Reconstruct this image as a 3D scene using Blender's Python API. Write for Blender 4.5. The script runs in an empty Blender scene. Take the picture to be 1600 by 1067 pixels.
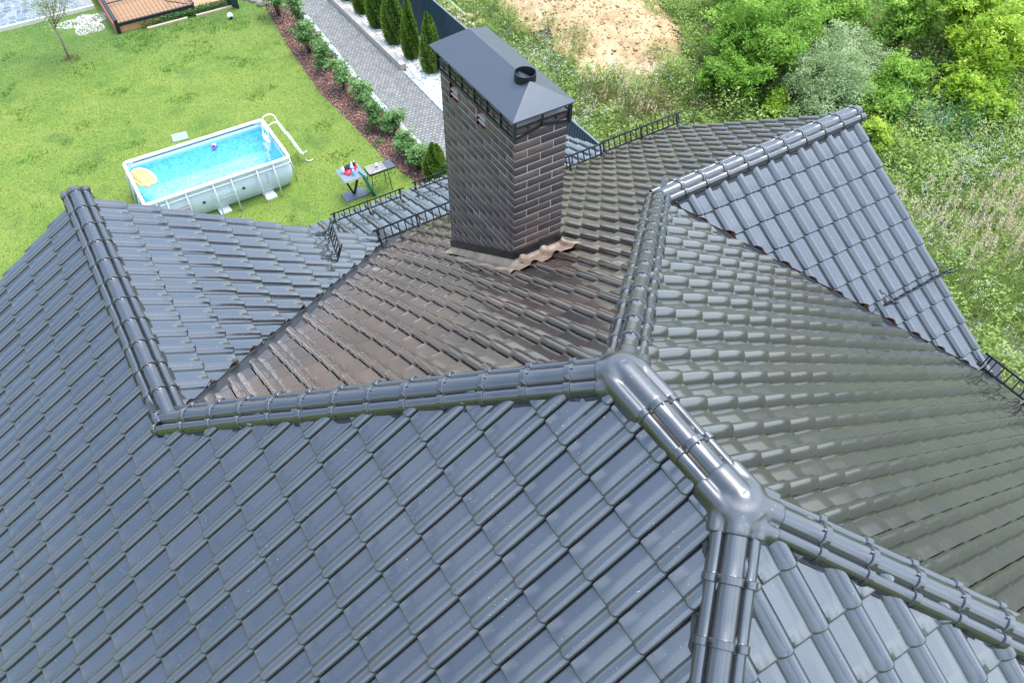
import bpy, bmesh, math, random
import numpy as np
from mathutils import Matrix, Vector
R_ = math.radians
random.seed(7); RNG = np.random.default_rng(7)
SC = bpy.context.scene
COL = SC.collection
# ------------------------------------------------------------------ camera
cd = bpy.data.cameras.new('camera'); cam = bpy.data.objects.new('camera', cd); COL.objects.link(cam)
cd.sensor_width = 36.0; cd.lens = 28.886; cd.clip_start = 0.1; cd.clip_end = 1500
_p, _h = R_(48.8033), R_(31.9117)
_fw = Vector((math.sin(_h)*math.cos(_p), math.cos(_h)*math.cos(_p), -math.sin(_p)))
_r = Vector((math.cos(_h), -math.sin(_h), 0)); _u = _r.cross(_fw); _ro = 0.0036
_r2 = math.cos(_ro)*_r + math.sin(_ro)*_u; _u2 = -math.sin(_ro)*_r + math.cos(_ro)*_u
M4 = Matrix.Identity(4)
for _i in range(3):
    M4[_i][0] = _r2[_i]; M4[_i][1] = _u2[_i]; M4[_i][2] = -_fw[_i]
M4[0][3], M4[1][3], M4[2][3] = -2.1441, -2.2160, 3.6569
cam.matrix_world = M4
SC.camera = cam
# ------------------------------------------------------------------ world, sun, exposure
SUN_EL, SUN_AZ = R_(70), R_(78)          # azimuth measured from +Y towards +X
w = bpy.data.worlds.new('World'); SC.world = w; w.use_nodes = True
nt = w.node_tree; nt.nodes.clear()
def wn(t, **k):
    n = nt.nodes.new(t)
    for a, v in k.items(): setattr(n, a, v)
    return n
sky = wn('ShaderNodeTexSky', sky_type='NISHITA', sun_disc=False, sun_elevation=SUN_EL, sun_rotation=SUN_AZ, air_density=1.0, dust_density=0.8, ozone_density=2.5)
tc = wn('ShaderNodeTexCoord'); mp = wn('ShaderNodeMapping'); mp.inputs['Scale'].default_value = (1.0, 1.0, 2.2)
nz = wn('ShaderNodeTexNoise'); nz.inputs['Scale'].default_value = 2.4; nz.inputs['Detail'].default_value = 7; nz.inputs['Roughness'].default_value = 0.55
cr = wn('ShaderNodeValToRGB'); cr.color_ramp.elements[0].position = 0.40; cr.color_ramp.elements[1].position = 0.62
cr.color_ramp.elements[0].color = (0.25,)*3+(1,); cr.color_ramp.elements[1].color = (1,)*3+(1,)
mx = wn('ShaderNodeMix', data_type='RGBA'); mx.inputs['B'].default_value = (6.9, 8.1, 9.4, 1)
bg = wn('ShaderNodeBackground'); bg.inputs['Strength'].default_value = 0.15
wo = wn('ShaderNodeOutputWorld')
L = nt.links.new
L(tc.outputs['Generated'], mp.inputs['Vector']); L(mp.outputs['Vector'], nz.inputs['Vector']); L(nz.outputs['Fac'], cr.inputs['Fac'])

dt = wn('ShaderNodeVectorMath', operation='DOT_PRODUCT'); dt.inputs[1].default_value = (.82, -.57, 0); L(tc.outputs['Generated'], dt.inputs[0])
az1 = wn('ShaderNodeMapRange'); az1.inputs['From Min'].default_value = -1; az1.inputs['To Min'].default_value = .12; az1.inputs['To Max'].default_value = 1.1
az2 = wn('ShaderNodeMapRange'); az2.inputs['From Min'].default_value = -1; az2.inputs['To Min'].default_value = 1.35; az2.inputs['To Max'].default_value = 1.6
L(dt.outputs['Value'], az1.inputs['Value']); L(dt.outputs['Value'], az2.inputs['Value'])     # clouds thicker and brighter on the sun's side
cm = wn('ShaderNodeMath', operation='MULTIPLY', use_clamp=True); L(cr.outputs['Color'], cm.inputs[0]); L(az1.outputs['Result'], cm.inputs[1])
L(cm.outputs[0], mx.inputs['Factor']); L(sky.outputs['Color'], mx.inputs['A']); 
sxyz = wn('ShaderNodeSeparateXYZ'); mr = wn('ShaderNodeMapRange'); mr.inputs['From Min'].default_value = 0.0; mr.inputs['From Max'].default_value = 0.85; mr.inputs['To Min'].default_value = 0.60; mr.inputs['To Max'].default_value = 1.3
L(tc.outputs['Generated'], sxyz.inputs[0]); L(sxyz.outputs['Z'], mr.inputs['Value'])           # overcast sky: horizon dimmer than zenith
vm = wn('ShaderNodeVectorMath', operation='SCALE'); L(mx.outputs['Result'], vm.inputs[0]); mm_ = wn('ShaderNodeMath', operation='MULTIPLY'); L(mr.outputs['Result'], mm_.inputs[0]); L(az2.outputs['Result'], mm_.inputs[1]); L(mm_.outputs[0], vm.inputs['Scale']); L(vm.outputs['Vector'], bg.inputs['Color']); L(bg.outputs['Background'], wo.inputs['Surface'])
ld = bpy.data.lights.new('sun', 'SUN'); ld.energy = 1.9; ld.angle = R_(32); ld.color = (1, 0.93, 0.82)
sun = bpy.data.objects.new('sun', ld); COL.objects.link(sun)
sd = Vector((math.sin(SUN_AZ)*math.cos(SUN_EL), math.cos(SUN_AZ)*math.cos(SUN_EL), math.sin(SUN_EL)))
sun.rotation_euler = sd.to_track_quat('Z', 'Y').to_euler(); sun.location = (0, 0, 30)
SC.view_settings.view_transform = 'Standard'; SC.view_settings.look = 'None'; SC.view_settings.gamma = 1
SC.view_settings.exposure = 1.0
try:
    SC.cycles.max_bounces = 6; SC.cycles.transparent_max_bounces = 8; SC.cycles.caustics_reflective = False; SC.cycles.caustics_refractive = False
except Exception: pass
# ------------------------------------------------------------------ material helpers
def mat(name, color=(.5,.5,.5), rough=.5, metal=0.0, **kw):
    m = bpy.data.materials.new(name); m.use_nodes = True
    b = m.node_tree.nodes['Principled BSDF']
    b.inputs['Base Color'].default_value = (*color, 1); b.inputs['Roughness'].default_value = rough; b.inputs['Metallic'].default_value = metal
    for k, v in kw.items(): b.inputs[k].default_value = v
    return m
class NT:
    def __init__(s, m): s.t = m.node_tree; s.b = s.t.nodes['Principled BSDF']; s.out = s.t.nodes['Material Output']
    def n(s, typ, ins=None, **k):
        x = s.t.nodes.new(typ)
        for a, v in k.items(): setattr(x, a, v)
        for a, v in (ins or {}).items():
            if hasattr(v, 'is_output') or isinstance(v, bpy.types.NodeSocket): s.t.links.new(v, x.inputs[a])
            else: x.inputs[a].default_value = v
        return x
    def l(s, a, b): s.t.links.new(a, b)
    def obj(s): return s.n('ShaderNodeTexCoord').outputs['Object']
    def noise(s, scale, detail=4, rough=.55, vec=None, out='Fac'):
        return s.n('ShaderNodeTexNoise', {'Scale': scale, 'Detail': detail, 'Roughness': rough, 'Vector': vec if vec is not None else s.obj()}).outputs[out]
    def ramp(s, fac, stops):
        r = s.n('ShaderNodeValToRGB', {'Fac': fac}); e = r.color_ramp.elements
        while len(e) < len(stops): e.new(0.5)
        for q, (p, c) in zip(e, stops): q.position = p; q.color = (*c, 1) if len(c) == 3 else c
        return r.outputs['Color']
    def mix(s, f, a, b, mode='MIX'):
        x = s.n('ShaderNodeMix', data_type='RGBA', blend_type=mode)
        for k, v in (('Factor', f), ('A', a), ('B', b)):
            if isinstance(v, bpy.types.NodeSocket): s.l(v, x.inputs[k])
            else: x.inputs[k].default_value = (*v, 1) if isinstance(v, tuple) and len(v) == 3 else v
        return x.outputs['Result']
    def attr(s, name): return s.n('ShaderNodeAttribute', attribute_name=name).outputs['Fac']
    def bump(s, h, st=.3, dist=.01): 
        b = s.n('ShaderNodeBump', {'Height': h, 'Strength': st, 'Distance': dist}); s.l(b.outputs['Normal'], s.b.inputs['Normal']); return b
# ------------------------------------------------------------------ mesh helpers
def link(name, me, parent=None, mats=()):
    o = bpy.data.objects.new(name, me); COL.objects.link(o)
    if parent is not None: o.parent = parent
    for m in mats: me.materials.append(m)
    return o
def pyobj(name, v, f, mats, parent=None, smooth=False, mi=None):
    me = bpy.data.meshes.new(name); me.from_pydata([tuple(x) for x in v], [], [tuple(x) for x in f]); me.update()
    if not isinstance(mats, (list, tuple)): mats = [mats]
    o = link(name, me, parent, mats)
    if mi is not None: me.polygons.foreach_set('material_index', mi)
    if smooth: me.polygons.foreach_set('use_smooth', [True]*len(me.polygons))
    return o
def tag(o, label=None, cat=None, group=None, kind=None):
    if label: o['label'] = label
    if cat: o['category'] = cat
    if group: o['group'] = group
    if kind: o['kind'] = kind
    return o
def empty(name, loc, label, cat, group=None):
    o = bpy.data.objects.new(name, None); COL.objects.link(o); o.location = loc; o.empty_display_size = .2
    return tag(o, label, cat, group)
class MB:
    """collects shapes into one mesh"""
    def __init__(s): s.v = []; s.f = []; s.mi = []; s.sm = []
    def add(s, v, f, mi=0, sm=False):
        o = len(s.v); s.v += [tuple(x) for x in v]; s.f += [tuple(i+o for i in q) for q in f]; s.mi += [mi]*len(f); s.sm += [sm]*len(f)
    def box(s, c, d, rot=None, mi=0, taper=1.0):
        hx, hy, hz = d[0]/2, d[1]/2, d[2]/2
        v = [Vector((sx*hx*(taper if sz > 0 else 1), sy*hy*(taper if sz > 0 else 1), sz*hz)) for sz in (-1, 1) for sy in (-1, 1) for sx in (-1, 1)]
        if rot is not None: v = [rot @ q for q in v]
        v = [q + Vector(c) for q in v]
        s.add(v, [(0,2,3,1),(4,5,7,6),(0,1,5,4),(2,6,7,3),(0,4,6,2),(1,3,7,5)], mi)
    def bar(s, a, b, wd, th=None, up=(0,0,1), mi=0):
        a = Vector(a); b = Vector(b); th = th or wd; d = (b-a); l = d.length; d.normalize(); u = Vector(up)
        if abs(d.dot(u)) > .98: u = Vector((0, 1, 0))
        x = d.cross(u).normalized(); u = x.cross(d)
        rot = Matrix((x, d, u)).transposed()
        s.box((a+b)/2, (wd, l, th), rot, mi)
    def tube(s, pts, r, n=8, mi=0, cap=True, closed=False):
        pts = [Vector(p) for p in pts]; k = len(pts); rs = r if isinstance(r, (list, tuple)) else [r]*k
        vs = []; prev = None
        for i, p in enumerate(pts):
            if closed: d = (pts[(i+1) % k]-pts[i-1]).normalized()
            else: d = (pts[min(i+1, k-1)]-pts[max(i-1, 0)]).normalized()
            if prev is None:
                a = Vector((0, 0, 1)) if abs(d.z) < .9 else Vector((1, 0, 0))
            else: a = prev
            x = (a - d*a.dot(d)).normalized(); prev = x; y = d.cross(x)
            vs += [p + rs[i]*(math.cos(2*math.pi*j/n)*x + math.sin(2*math.pi*j/n)*y) for j in range(n)]
        fs = []
        for i in range(k if closed else k-1):
            for j in range(n):
                i2 = (i+1) % k
                fs.append((i*n+j, i*n+(j+1) % n, i2*n+(j+1) % n, i2*n+j))
        if cap and not closed: fs += [tuple(range(n))[::-1], tuple(range((k-1)*n, k*n))]
        s.add(vs, fs, mi, True)
    def lathe(s, c, prof, n=16, mi=0, sm=True):
        c = Vector(c); vs = [c+Vector((r*math.cos(2*math.pi*j/n), r*math.sin(2*math.pi*j/n), z)) for r, z in prof for j in range(n)]
        fs = [(i*n+j, i*n+(j+1) % n, (i+1)*n+(j+1) % n, (i+1)*n+j) for i in range(len(prof)-1) for j in range(n)]
        fs += [tuple(range(n))[::-1], tuple(range((len(prof)-1)*n, len(prof)*n))]
        s.add(vs, fs, mi, sm)
    def prism(s, poly, z0, z1, mi=0):
        n = len(poly); v = [(x, y, z0) for x, y in poly]+[(x, y, z1) for x, y in poly]
        s.add(v, [tuple(range(n))[::-1], tuple(range(n, 2*n))]+[(i, (i+1) % n, (i+1) % n+n, i+n) for i in range(n)], mi)
    def build(s, name, mats, parent=None, bevel=0):
        me = bpy.data.meshes.new(name); me.from_pydata(s.v, [], s.f); me.update()
        if not isinstance(mats, (list, tuple)): mats = [mats]
        o = link(name, me, parent, mats)
        me.polygons.foreach_set('material_index', s.mi); me.polygons.foreach_set('use_smooth', s.sm)
        if bevel:
            b = o.modifiers.new('bevel', 'BEVEL'); b.width = bevel; b.segments = 2; b.limit_method = 'ANGLE'
        return o
def arr_mesh(name, V, F, mats, parent=None, attrs=None, smooth=False, mi=None):
    """numpy verts (n,3), faces (m,k) with constant k"""
    me = bpy.data.meshes.new(name); n, (m, k) = len(V), F.shape
    me.vertices.add(n); me.vertices.foreach_set('co', np.asarray(V, np.float32).ravel())
    me.loops.add(m*k); me.loops.foreach_set('vertex_index', F.astype(np.int32).ravel())
    me.polygons.add(m); me.polygons.foreach_set('loop_start', np.arange(0, m*k, k, dtype=np.int32))
    try: me.polygons.foreach_set('loop_total', np.full(m, k, np.int32))
    except Exception: pass
    if smooth: me.polygons.foreach_set('use_smooth', np.ones(m, bool))
    if not isinstance(mats, (list, tuple)): mats = [mats]
    o = link(name, me, parent, mats)
    if mi is not None: me.polygons.foreach_set('material_index', np.asarray(mi, np.int32))
    for an, av in (attrs or {}).items():
        at = me.attributes.new(an, 'FLOAT', 'POINT'); at.data.foreach_set('value', np.asarray(av, np.float32))
    me.update(calc_edges=True); me.validate()
    return o
# ------------------------------------------------------------------ roof geometry
TN = 0.6457; TH = math.atan(TN); SN, CS = math.sin(TH), math.cos(TH)
b, d = 2.4126, 2.7807
XE, YN, YS, VY, VX = 5.70, 5.70, -6.70, 5.62, 5.69
G = -10.6                                        # ground level
C_ = (0, 0); E_ = (0, -1); B_ = (-b, b); D_ = (d, d)
def glaze_mat(name, base, var, rough=.2, dirt_refl=(.10,.085,.07), dirt_refl_amt=.0, specks=True, coat=.06):
    m = mat(name, base, rough); n = NT(m); n.b.inputs['IOR'].default_value = 1.88; n.b.inputs['Coat Weight'].default_value = .8; n.b.inputs['Coat Roughness'].default_value = coat
    r = n.attr('tone')
    col = n.mix(r, base, var)
    o = n.obj(); nz = n.noise(1.1, 2, .5, o)
    if dirt_refl_amt:
        f = n.ramp(nz, [(.35, (0,)*3), (.7, (dirt_refl_amt,)*3)]); col = n.mix(f, col, dirt_refl)
    fine = n.noise(22, 4, .6, o)
    if specks:
        sp = n.noise(95, 2, .4, o); spf = n.ramp(sp, [(.735, (0,)*3), (.76, (1,)*3)])
        big = n.ramp(n.noise(2.1, 3, .6, o), [(.45, (0,)*3), (.62, (1,)*3)])
        spf2 = n.mix(1.0, spf, big, 'MULTIPLY')
        col = n.mix(spf2, col, (.42,.44,.46))
    n.l(col, n.b.inputs['Base Color'])
    rr = n.n('ShaderNodeMapRange', {'Value': fine, 'From Min': .3, 'From Max': .7, 'To Min': rough*.8, 'To Max': rough*1.3})
    n.l(rr.outputs['Result'], n.b.inputs['Roughness'])
    n.bump(n.noise(6, 2, .5, o), .05, .01)
    return m
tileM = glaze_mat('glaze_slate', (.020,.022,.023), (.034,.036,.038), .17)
tileN = glaze_mat('glaze_soil_refl', (.014,.012,.011), (.075,.05,.04), .19, dirt_refl_amt=.35, dirt_refl=(.13,.085,.06))  # brown reflection of the bare ground tinted into the dark glaze, plus some dust
tileR = glaze_mat('glaze_green_refl', (.012,.013,.012), (.028,.028,.024), .16, dirt_refl_amt=.12, dirt_refl=(.06,.06,.048))  # same dark glaze, with a faint olive of mirrored greenery put into its colour
capM = glaze_mat('glaze_cap', (.013,.013,.014), (.020,.020,.021), .24, coat=.15, specks=True)
terra = mat('terracotta_edge', (.48,.15,.055), .8)
leadm = mat('dark_sheet_metal', (.05,.055,.06), .38, .6)
blackm = mat('black_powder_coat', (.012,.013,.015), .4)
SX = np.array([.022,.030,.045,.30,.548,.566,.590,.620,.665,.715,.775,.835,.895,.945,.980,.988])
SH = np.array([.005,.006,.0,0,0,-.003,.0050,.0130,.0215,.0300,.0370,.0400,.0380,.0315,.019,-.008])
def tile_field(name, down, sl0, length, edge, width, regions, mt, parent, zoff=-.05, base_xy=(0,0), zb=0.0, pitch=TH, vcuts=(), uclip=None, seed=1, rs_=1.0):
    """down: unit horizontal downslope vector. base_xy/zb: a point of the plane's own ridge line (sl=0).
    regions: list of convex CCW polygons in plan. vcuts: (point, normal_xy) edges that get a raw clay face."""
    sn, cs = math.sin(pitch), math.cos(pitch)
    dx, dy = down; f = (-dx, -dy); rt = np.array([f[1], -f[0], 0.0]); S = np.array([-dx*cs, -dy*cs, sn]); N = np.cross(rt, S)
    allp = [p for r in regions for p in r]
    ccs = [p[0]*rt[0]+p[1]*rt[1] for p in allp]
    sls = [((p[0]-base_xy[0])*dx+(p[1]-base_xy[1])*dy)/cs for p in allp]
    P0 = np.array([base_xy[0]-0, base_xy[1]-0, zb+zoff]); P0 = P0 - rt*(P0 @ rt)      # cc = 0 on the line
    i0 = math.floor((min(ccs)-edge)/width)-1; i1 = math.ceil((max(ccs)-edge)/width)+1
    j0 = math.floor((min(sls)-sl0)/length)-1; j1 = math.ceil((max(sls)-sl0)/length)+1
    rg = np.random.default_rng(seed)
    nc = len(SX)
    # nose outline recess (distance upslope from the nose line)
    rec = np.zeros(nc); rec[0] = .016; rec[1] = .008; rec[-1] = .034; rec[-2] = .018; rec[-3] = .007; rec[-4] = .002; rec[6] = .006; rec[7] = .003
    rowsU = [.016, 0.0, .0035, .009, .019, .12, .24, length+.035]; rowdrop = [-.026, -.013, -.0065, -.0022, 0, 0, 0, 0]
    tv = []
    for ru, rd in zip(rowsU, rowdrop):
        for k in range(nc):
            u = ru+rec[k]*(1 if ru < .1 else (.3 if ru < .2 else 0))
            lift = .027*(1-u/length)
            tv.append((SX[k], u, SH[k]*rs_*(1 if rd > -.02 else .92)+lift+rd))
    tv = np.array(tv); nr = len(rowsU)
    tf = np.array([(r*nc+k, r*nc+k+1, (r+1)*nc+k+1, (r+1)*nc+k) for r in range(nr-1) for k in range(nc-1)])
    # side lip at the roll's sharp edge
    ex = [(k*nc+nc-1) for k in range(1, nr)]
    V = []; Fs = []; T = []; off = 0
    for j in range(j0, j1):
        for i in range(i0, i1):
            e = edge+i*width; sl = sl0+j*length
            cc_c, sl_c = e-width/2, sl-length/2
            px = base_xy[0]*abs(dx)+rt[0]*cc_c+dx*cs*sl_c if False else None
            P = P0+rt*cc_c-S*sl_c
            rad = .5*math.hypot(width, length)+.05
            ok = False
            for r in regions:
                ins = True
                for q in range(len(r)):
                    x0, y0 = r[q]; x1, y1 = r[(q+1) % len(r)]; el = math.hypot(x1-x0, y1-y0)
                    if ((x1-x0)*(P[1]-y0)-(y1-y0)*(P[0]-x0))/el < -rad: ins = False; break
                if ins: ok = True; break
            if not ok: continue
            tw = tv.copy(); jit = rg.normal(0, 1, 4)
            cc = e-width+tw[:, 0]*width*1.0; uu = sl-tw[:, 1]+jit[0]*.0015
            hh = tw[:, 2]+jit[1]*.0008+(tw[:, 0]-.5)*jit[2]*.0018+(tw[:, 1]/length-.5)*jit[3]*.0015
            pts = P0+np.outer(cc, rt)-np.outer(uu, S)+np.outer(hh, N)
            V.append(pts); Fs.append(tf+off); off += len(pts); T.append(np.full(len(pts), min(1, max(0, rg.beta(2, 3)))))
    V = np.concatenate(V); F = np.concatenate(Fs); T = np.concatenate(T)
    outs = []
    bmf = bmesh.new(); lay = bmf.verts.layers.float.new('tone')
    for r in regions:
        tmp = bpy.data.meshes.new('t'); tmp.from_pydata(V.tolist(), [], F.tolist()); at = tmp.attributes.new('tone', 'FLOAT', 'POINT'); at.data.foreach_set('value', T.astype(np.float32))
        bm = bmesh.new(); bm.from_mesh(tmp); bpy.data.meshes.remove(tmp)
        for q in range(len(r)):
            x0, y0 = r[q]; x1, y1 = r[(q+1) % len(r)]
            nrm = Vector((y1-y0, -(x1-x0), 0)).normalized()
            bmesh.ops.bisect_plane(bm, geom=bm.verts[:]+bm.edges[:]+bm.faces[:], dist=1e-5, plane_co=(x0, y0, 0), plane_no=nrm, clear_outer=True)
        me2 = bpy.data.meshes.new('t2'); bm.to_mesh(me2); bm.free(); bmf.from_mesh(me2); bpy.data.meshes.remove(me2)
    for fc in bmf.faces: fc.smooth = True
    for (pt, nv) in vcuts:                        # raw clay on saw cuts along a valley
        nv = Vector((nv[0], nv[1], 0)).normalized(); pt = Vector((pt[0], pt[1], 0))
        eds = [e for e in bmf.edges if e.is_boundary and all(abs((v.co-pt).dot(nv)) < 2e-4 for v in e.verts)]
        if eds:
            res = bmesh.ops.extrude_edge_only(bmf, edges=eds)
            nvs = [g for g in res['geom'] if isinstance(g, bmesh.types.BMVert)]
            for v in nvs: v.co += Vector(N)*-.024
            for g in res['geom']:
                if isinstance(g, bmesh.types.BMFace): g.material_index = 1; g.smooth = False
    me = bpy.data.meshes.new(name); bmf.to_mesh(me); bmf.free()
    try: me.set_sharp_from_angle(angle=R_(50))
    except Exception: pass
    return link(name, me, parent, [mt, terra])
house = empty('house', (0, 0, G), 'large house with a dark glazed tile hip roof and a brown brick chimney', 'house')
def H(o):                                       # keep world coordinates while parented to the house empty
    o.parent = house; o.matrix_parent_inverse = Matrix.Translation((0, 0, -G)); return o
poly = dict(
    M=[[E_, C_, B_, (-XE, b), (-XE, YS)], [B_, (-b, VY), (-XE, VY), (-XE, b)]],
    N=[[C_, D_, (d, YN), (YN-2*b, YN), B_], [D_, (VX, d), (VX, YN), (d, YN)]],
    R=[[C_, E_, (XE, YS), (XE, 2*d-XE), D_]],
    S=[[E_, (-XE, YS), (XE, YS)]],
    P=[[B_, (VY-2*b, VY), (-b, VY)]],
    Q=[[D_, (2*d-(2*d-VX)+0, 2*d-VX), (VX, d)]])
def ccw(r):
    a = sum(r[i][0]*r[(i+1) % len(r)][1]-r[(i+1) % len(r)][0]*r[i][1] for i in range(len(r)))
    return r if a > 0 else r[::-1]
for k in poly: poly[k] = [ccw(r) for r in poly[k]]
gv = .19                                         # valley gap on the lower side
polyN = [ccw([C_, D_, (d, YN), (YN-2*b+gv*1.414, YN), (-b+gv*.707, b-gv*.707)]), poly['N'][1]]
polyR = [ccw([C_, E_, (XE, YS), (XE, 2*d-XE-gv*1.414), (d+0-gv*.0, d-gv*1.414), (d-gv*.707, d-gv*.707)])]
roofs = {}
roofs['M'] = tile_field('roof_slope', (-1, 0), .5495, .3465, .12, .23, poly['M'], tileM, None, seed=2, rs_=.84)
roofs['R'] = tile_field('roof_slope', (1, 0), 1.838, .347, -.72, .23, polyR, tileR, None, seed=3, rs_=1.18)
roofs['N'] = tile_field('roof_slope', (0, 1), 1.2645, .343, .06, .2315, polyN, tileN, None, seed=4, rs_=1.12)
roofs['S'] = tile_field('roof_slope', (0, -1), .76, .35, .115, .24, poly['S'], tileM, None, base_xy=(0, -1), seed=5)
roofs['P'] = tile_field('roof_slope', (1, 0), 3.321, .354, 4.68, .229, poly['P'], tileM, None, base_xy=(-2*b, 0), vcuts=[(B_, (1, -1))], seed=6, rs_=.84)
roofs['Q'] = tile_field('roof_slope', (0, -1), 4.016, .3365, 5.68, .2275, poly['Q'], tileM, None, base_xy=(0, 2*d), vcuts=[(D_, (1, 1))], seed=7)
LP = R_(20); LY0, LY1, LX0, LX1 = 5.0, 9.14, -3.2, 6.05; LZ = -6.0+(9.16-LY0)*math.tan(LP)
roofs['low'] = tile_field('roof_slope', (0, 1), .04, .3465, -1.06, .2296, [ccw([(LX0, LY0), (LX1, LY0), (LX1, LY1), (LX0, LY1)])], tileM, None, zoff=0, base_xy=(0, LY0), zb=LZ, pitch=LP, seed=8)
for k, lb in dict(M='broad blue grey slope facing the camera', R='olive green reflecting slope right of the ridge', N='dusty brown reflecting slope behind the chimney base', S='pale blue slope at the lower right corner',
                  P='slate grey slope of the left wing beside the valley', Q='pale blue slope of the right wing with upright tile rolls', low='lower grey roof beyond the snow guards').items():
    H(roofs[k])['label'] = lb
# solid deck under the tiles and walls
def zmain(x, y):
    zs = []
    return min(-abs(x)*TN, 0, -max(y, 0)*TN, -max(-1-y, 0)*TN)
dk = MB(); dz = -.078
def deckpoly(r, zf):
    dk.add([(x, y, zf(x, y)+dz) for x, y in r], [tuple(range(len(r)))])
for r in poly['M']: deckpoly(r, lambda x, y: x*TN)
for r in poly['N']: deckpoly(r, lambda x, y: -y*TN)
for r in poly['R']: deckpoly(r, lambda x, y: -x*TN)
for r in poly['S']: deckpoly(r, lambda x, y: (y+1)*TN)
for r in poly['P']: deckpoly(r, lambda x, y: -(x+2*b)*TN)
for r in poly['Q']: deckpoly(r, lambda x, y: -(2*d-y)*TN)
ze = -XE*TN+dz
H(dk.build('roof_underlay', mat('roof_felt', (.03,.03,.032), .9)))
plaster = mat('plaster', (.62,.60,.56), .85); NT(plaster).bump(NT(plaster).noise(60, 3), .2, .004)
wl = MB()
zs_ = ze-.02
wl.add([(-b, VY-.06, -b*TN+dz-.02), (-XE+.06, VY-.06, zs_), (VY-2*b, VY-.06, zs_)], [(0, 1, 2)])
wl.add([(VX-.06, d, -d*TN+dz-.02), (VX-.06, 2*d-VX+.05, zs_), (VX-.06, YN-.05, zs_)], [(0, 1, 2)])
wl.box((0, -.5, zs_-.03), (2*XE-.1, 2*6.2-.12, .04))
wl.box((0, -.5, (zs_-.06+G)/2), (10.2, 11.2, zs_-.06-G))
H(wl.build('wall', plaster))
wl = MB(); wl.box(((LX0+LX1)/2, (LY1+5.1)/2-.1, -6.27), (LX1-LX0-.1, LY1-5.1-.3, .2)); 
for x in (LX0+.4, 1.4, LX1-.4): wl.box((x, LY1-.7, (G-6.3)/2), (.28, .28, -6.38-G))
wl.add([(LX1-.04, 5.1, LZ-.14), (LX1-.04, LY1-.1, -6.16), (LX1-.04, LY1-.1, -6.37), (LX1-.04, 5.1, -6.37)], [(0, 1, 2, 3)])
H(wl.build('porch_frame', plaster))
wl = MB(); wl.add([(LX0, LY0, LZ-.05), (LX1, LY0, LZ-.05), (LX1, LY1, LZ-.05-(LY1-LY0)*math.tan(LP)), (LX0, LY1, LZ-.05-(LY1-LY0)*math.tan(LP))], [(0, 1, 2, 3)])
H(wl.build('porch_underlay', leadm))
# windows on the far wall under the eave
glass = mat('window_glass', (.02,.03,.04), .05)
framem = mat('dark_window_frame', (.03,.032,.035), .5)
for (x, y, ax) in [(-3, 5.1, 0), (3.2, 5.1, 0), (-3.2, -6.1, 0), (2.8, -6.1, 0), (5.1, -3.5, 1), (5.1, 1.5, 1), (-5.1, -3, 1), (-5.1, 2, 1)]:
    s = 1 if (y > 0 if ax == 0 else x > 0) else -1
    q = MB(); g_ = MB(); zc = -5.0 if not (ax == 0 and y > 0) else -4.45; hh = 1.3 if not (ax == 0 and y > 0) else .5
    for dx_ in (-.6, .0, .6):
        c = (x+dx_, y+s*.03, zc) if ax == 0 else (x+s*.03, y+dx_, zc)
        q.box(c, (.07, .08, hh) if ax == 0 else (.08, .07, hh))
    for dz_ in (-hh/2-.035, hh/2+.035):
        q.box((x, y+s*.03, zc+dz_) if ax == 0 else (x+s*.03, y, zc+dz_), (1.27, .084, .07) if ax == 0 else (.084, 1.27, .07))
    g_.box((x, y+s*.006, zc) if ax == 0 else (x+s*.006, y, zc), (1.2, .02, hh) if ax == 0 else (.02, 1.2, hh))
    fo = H(q.build('window', framem)); go = g_.build('pane', glass, fo)
# eaves gutters
for (a_, e_) in [((-XE-.03, YS, ze-.02), (-XE-.03, VY, ze-.02)), ((XE+.03, YS, ze-.02), (XE+.03, 2*d-XE, ze-.02)), ((-XE, YS-.03, ze-.02), (XE, YS-.03, ze-.02)), ((YN-2*b, YN+.03, ze-.03), (VX, YN+.03, ze-.03)), ((LX0, LY1+.03, -6.1), (LX1, LY1+.03, -6.1))]:
    q = MB(); q.tube([a_, e_], .055, 10); H(q.build('gutter', leadm))
# valley troughs
for (p0, p1, hdir) in [((-b, b), (YN-2*b+.05, YN+.05), 1), ((d, d), (XE+.05, 2*d-XE-.05), -1)]:
    q = MB(); z0 = (-b if hdir == 1 else -d)*TN-.062
    L_ = math.hypot(p1[0]-p0[0], p1[1]-p0[1]); z1 = z0-L_/math.sqrt(2)*TN
    nx, ny = (p1[1]-p0[1])/L_, -(p1[0]-p0[0])/L_
    rise = .22*TN/math.sqrt(2); vs = []
    for (px, py), z in ((p0, z0), (p1, z1)):
        vs += [(px-nx*.22, py-ny*.22, z+rise), (px-nx*.02, py-ny*.02, z+.02), (px, py, z+.004), (px+nx*.02, py+ny*.02, z+.02), (px+nx*.22, py+ny*.22, z+rise)]
    q.add(vs, [(i, i+1, i+6, i+5) for i in range(4)])
    H(q.build('valley_gutter', leadm))
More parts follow.
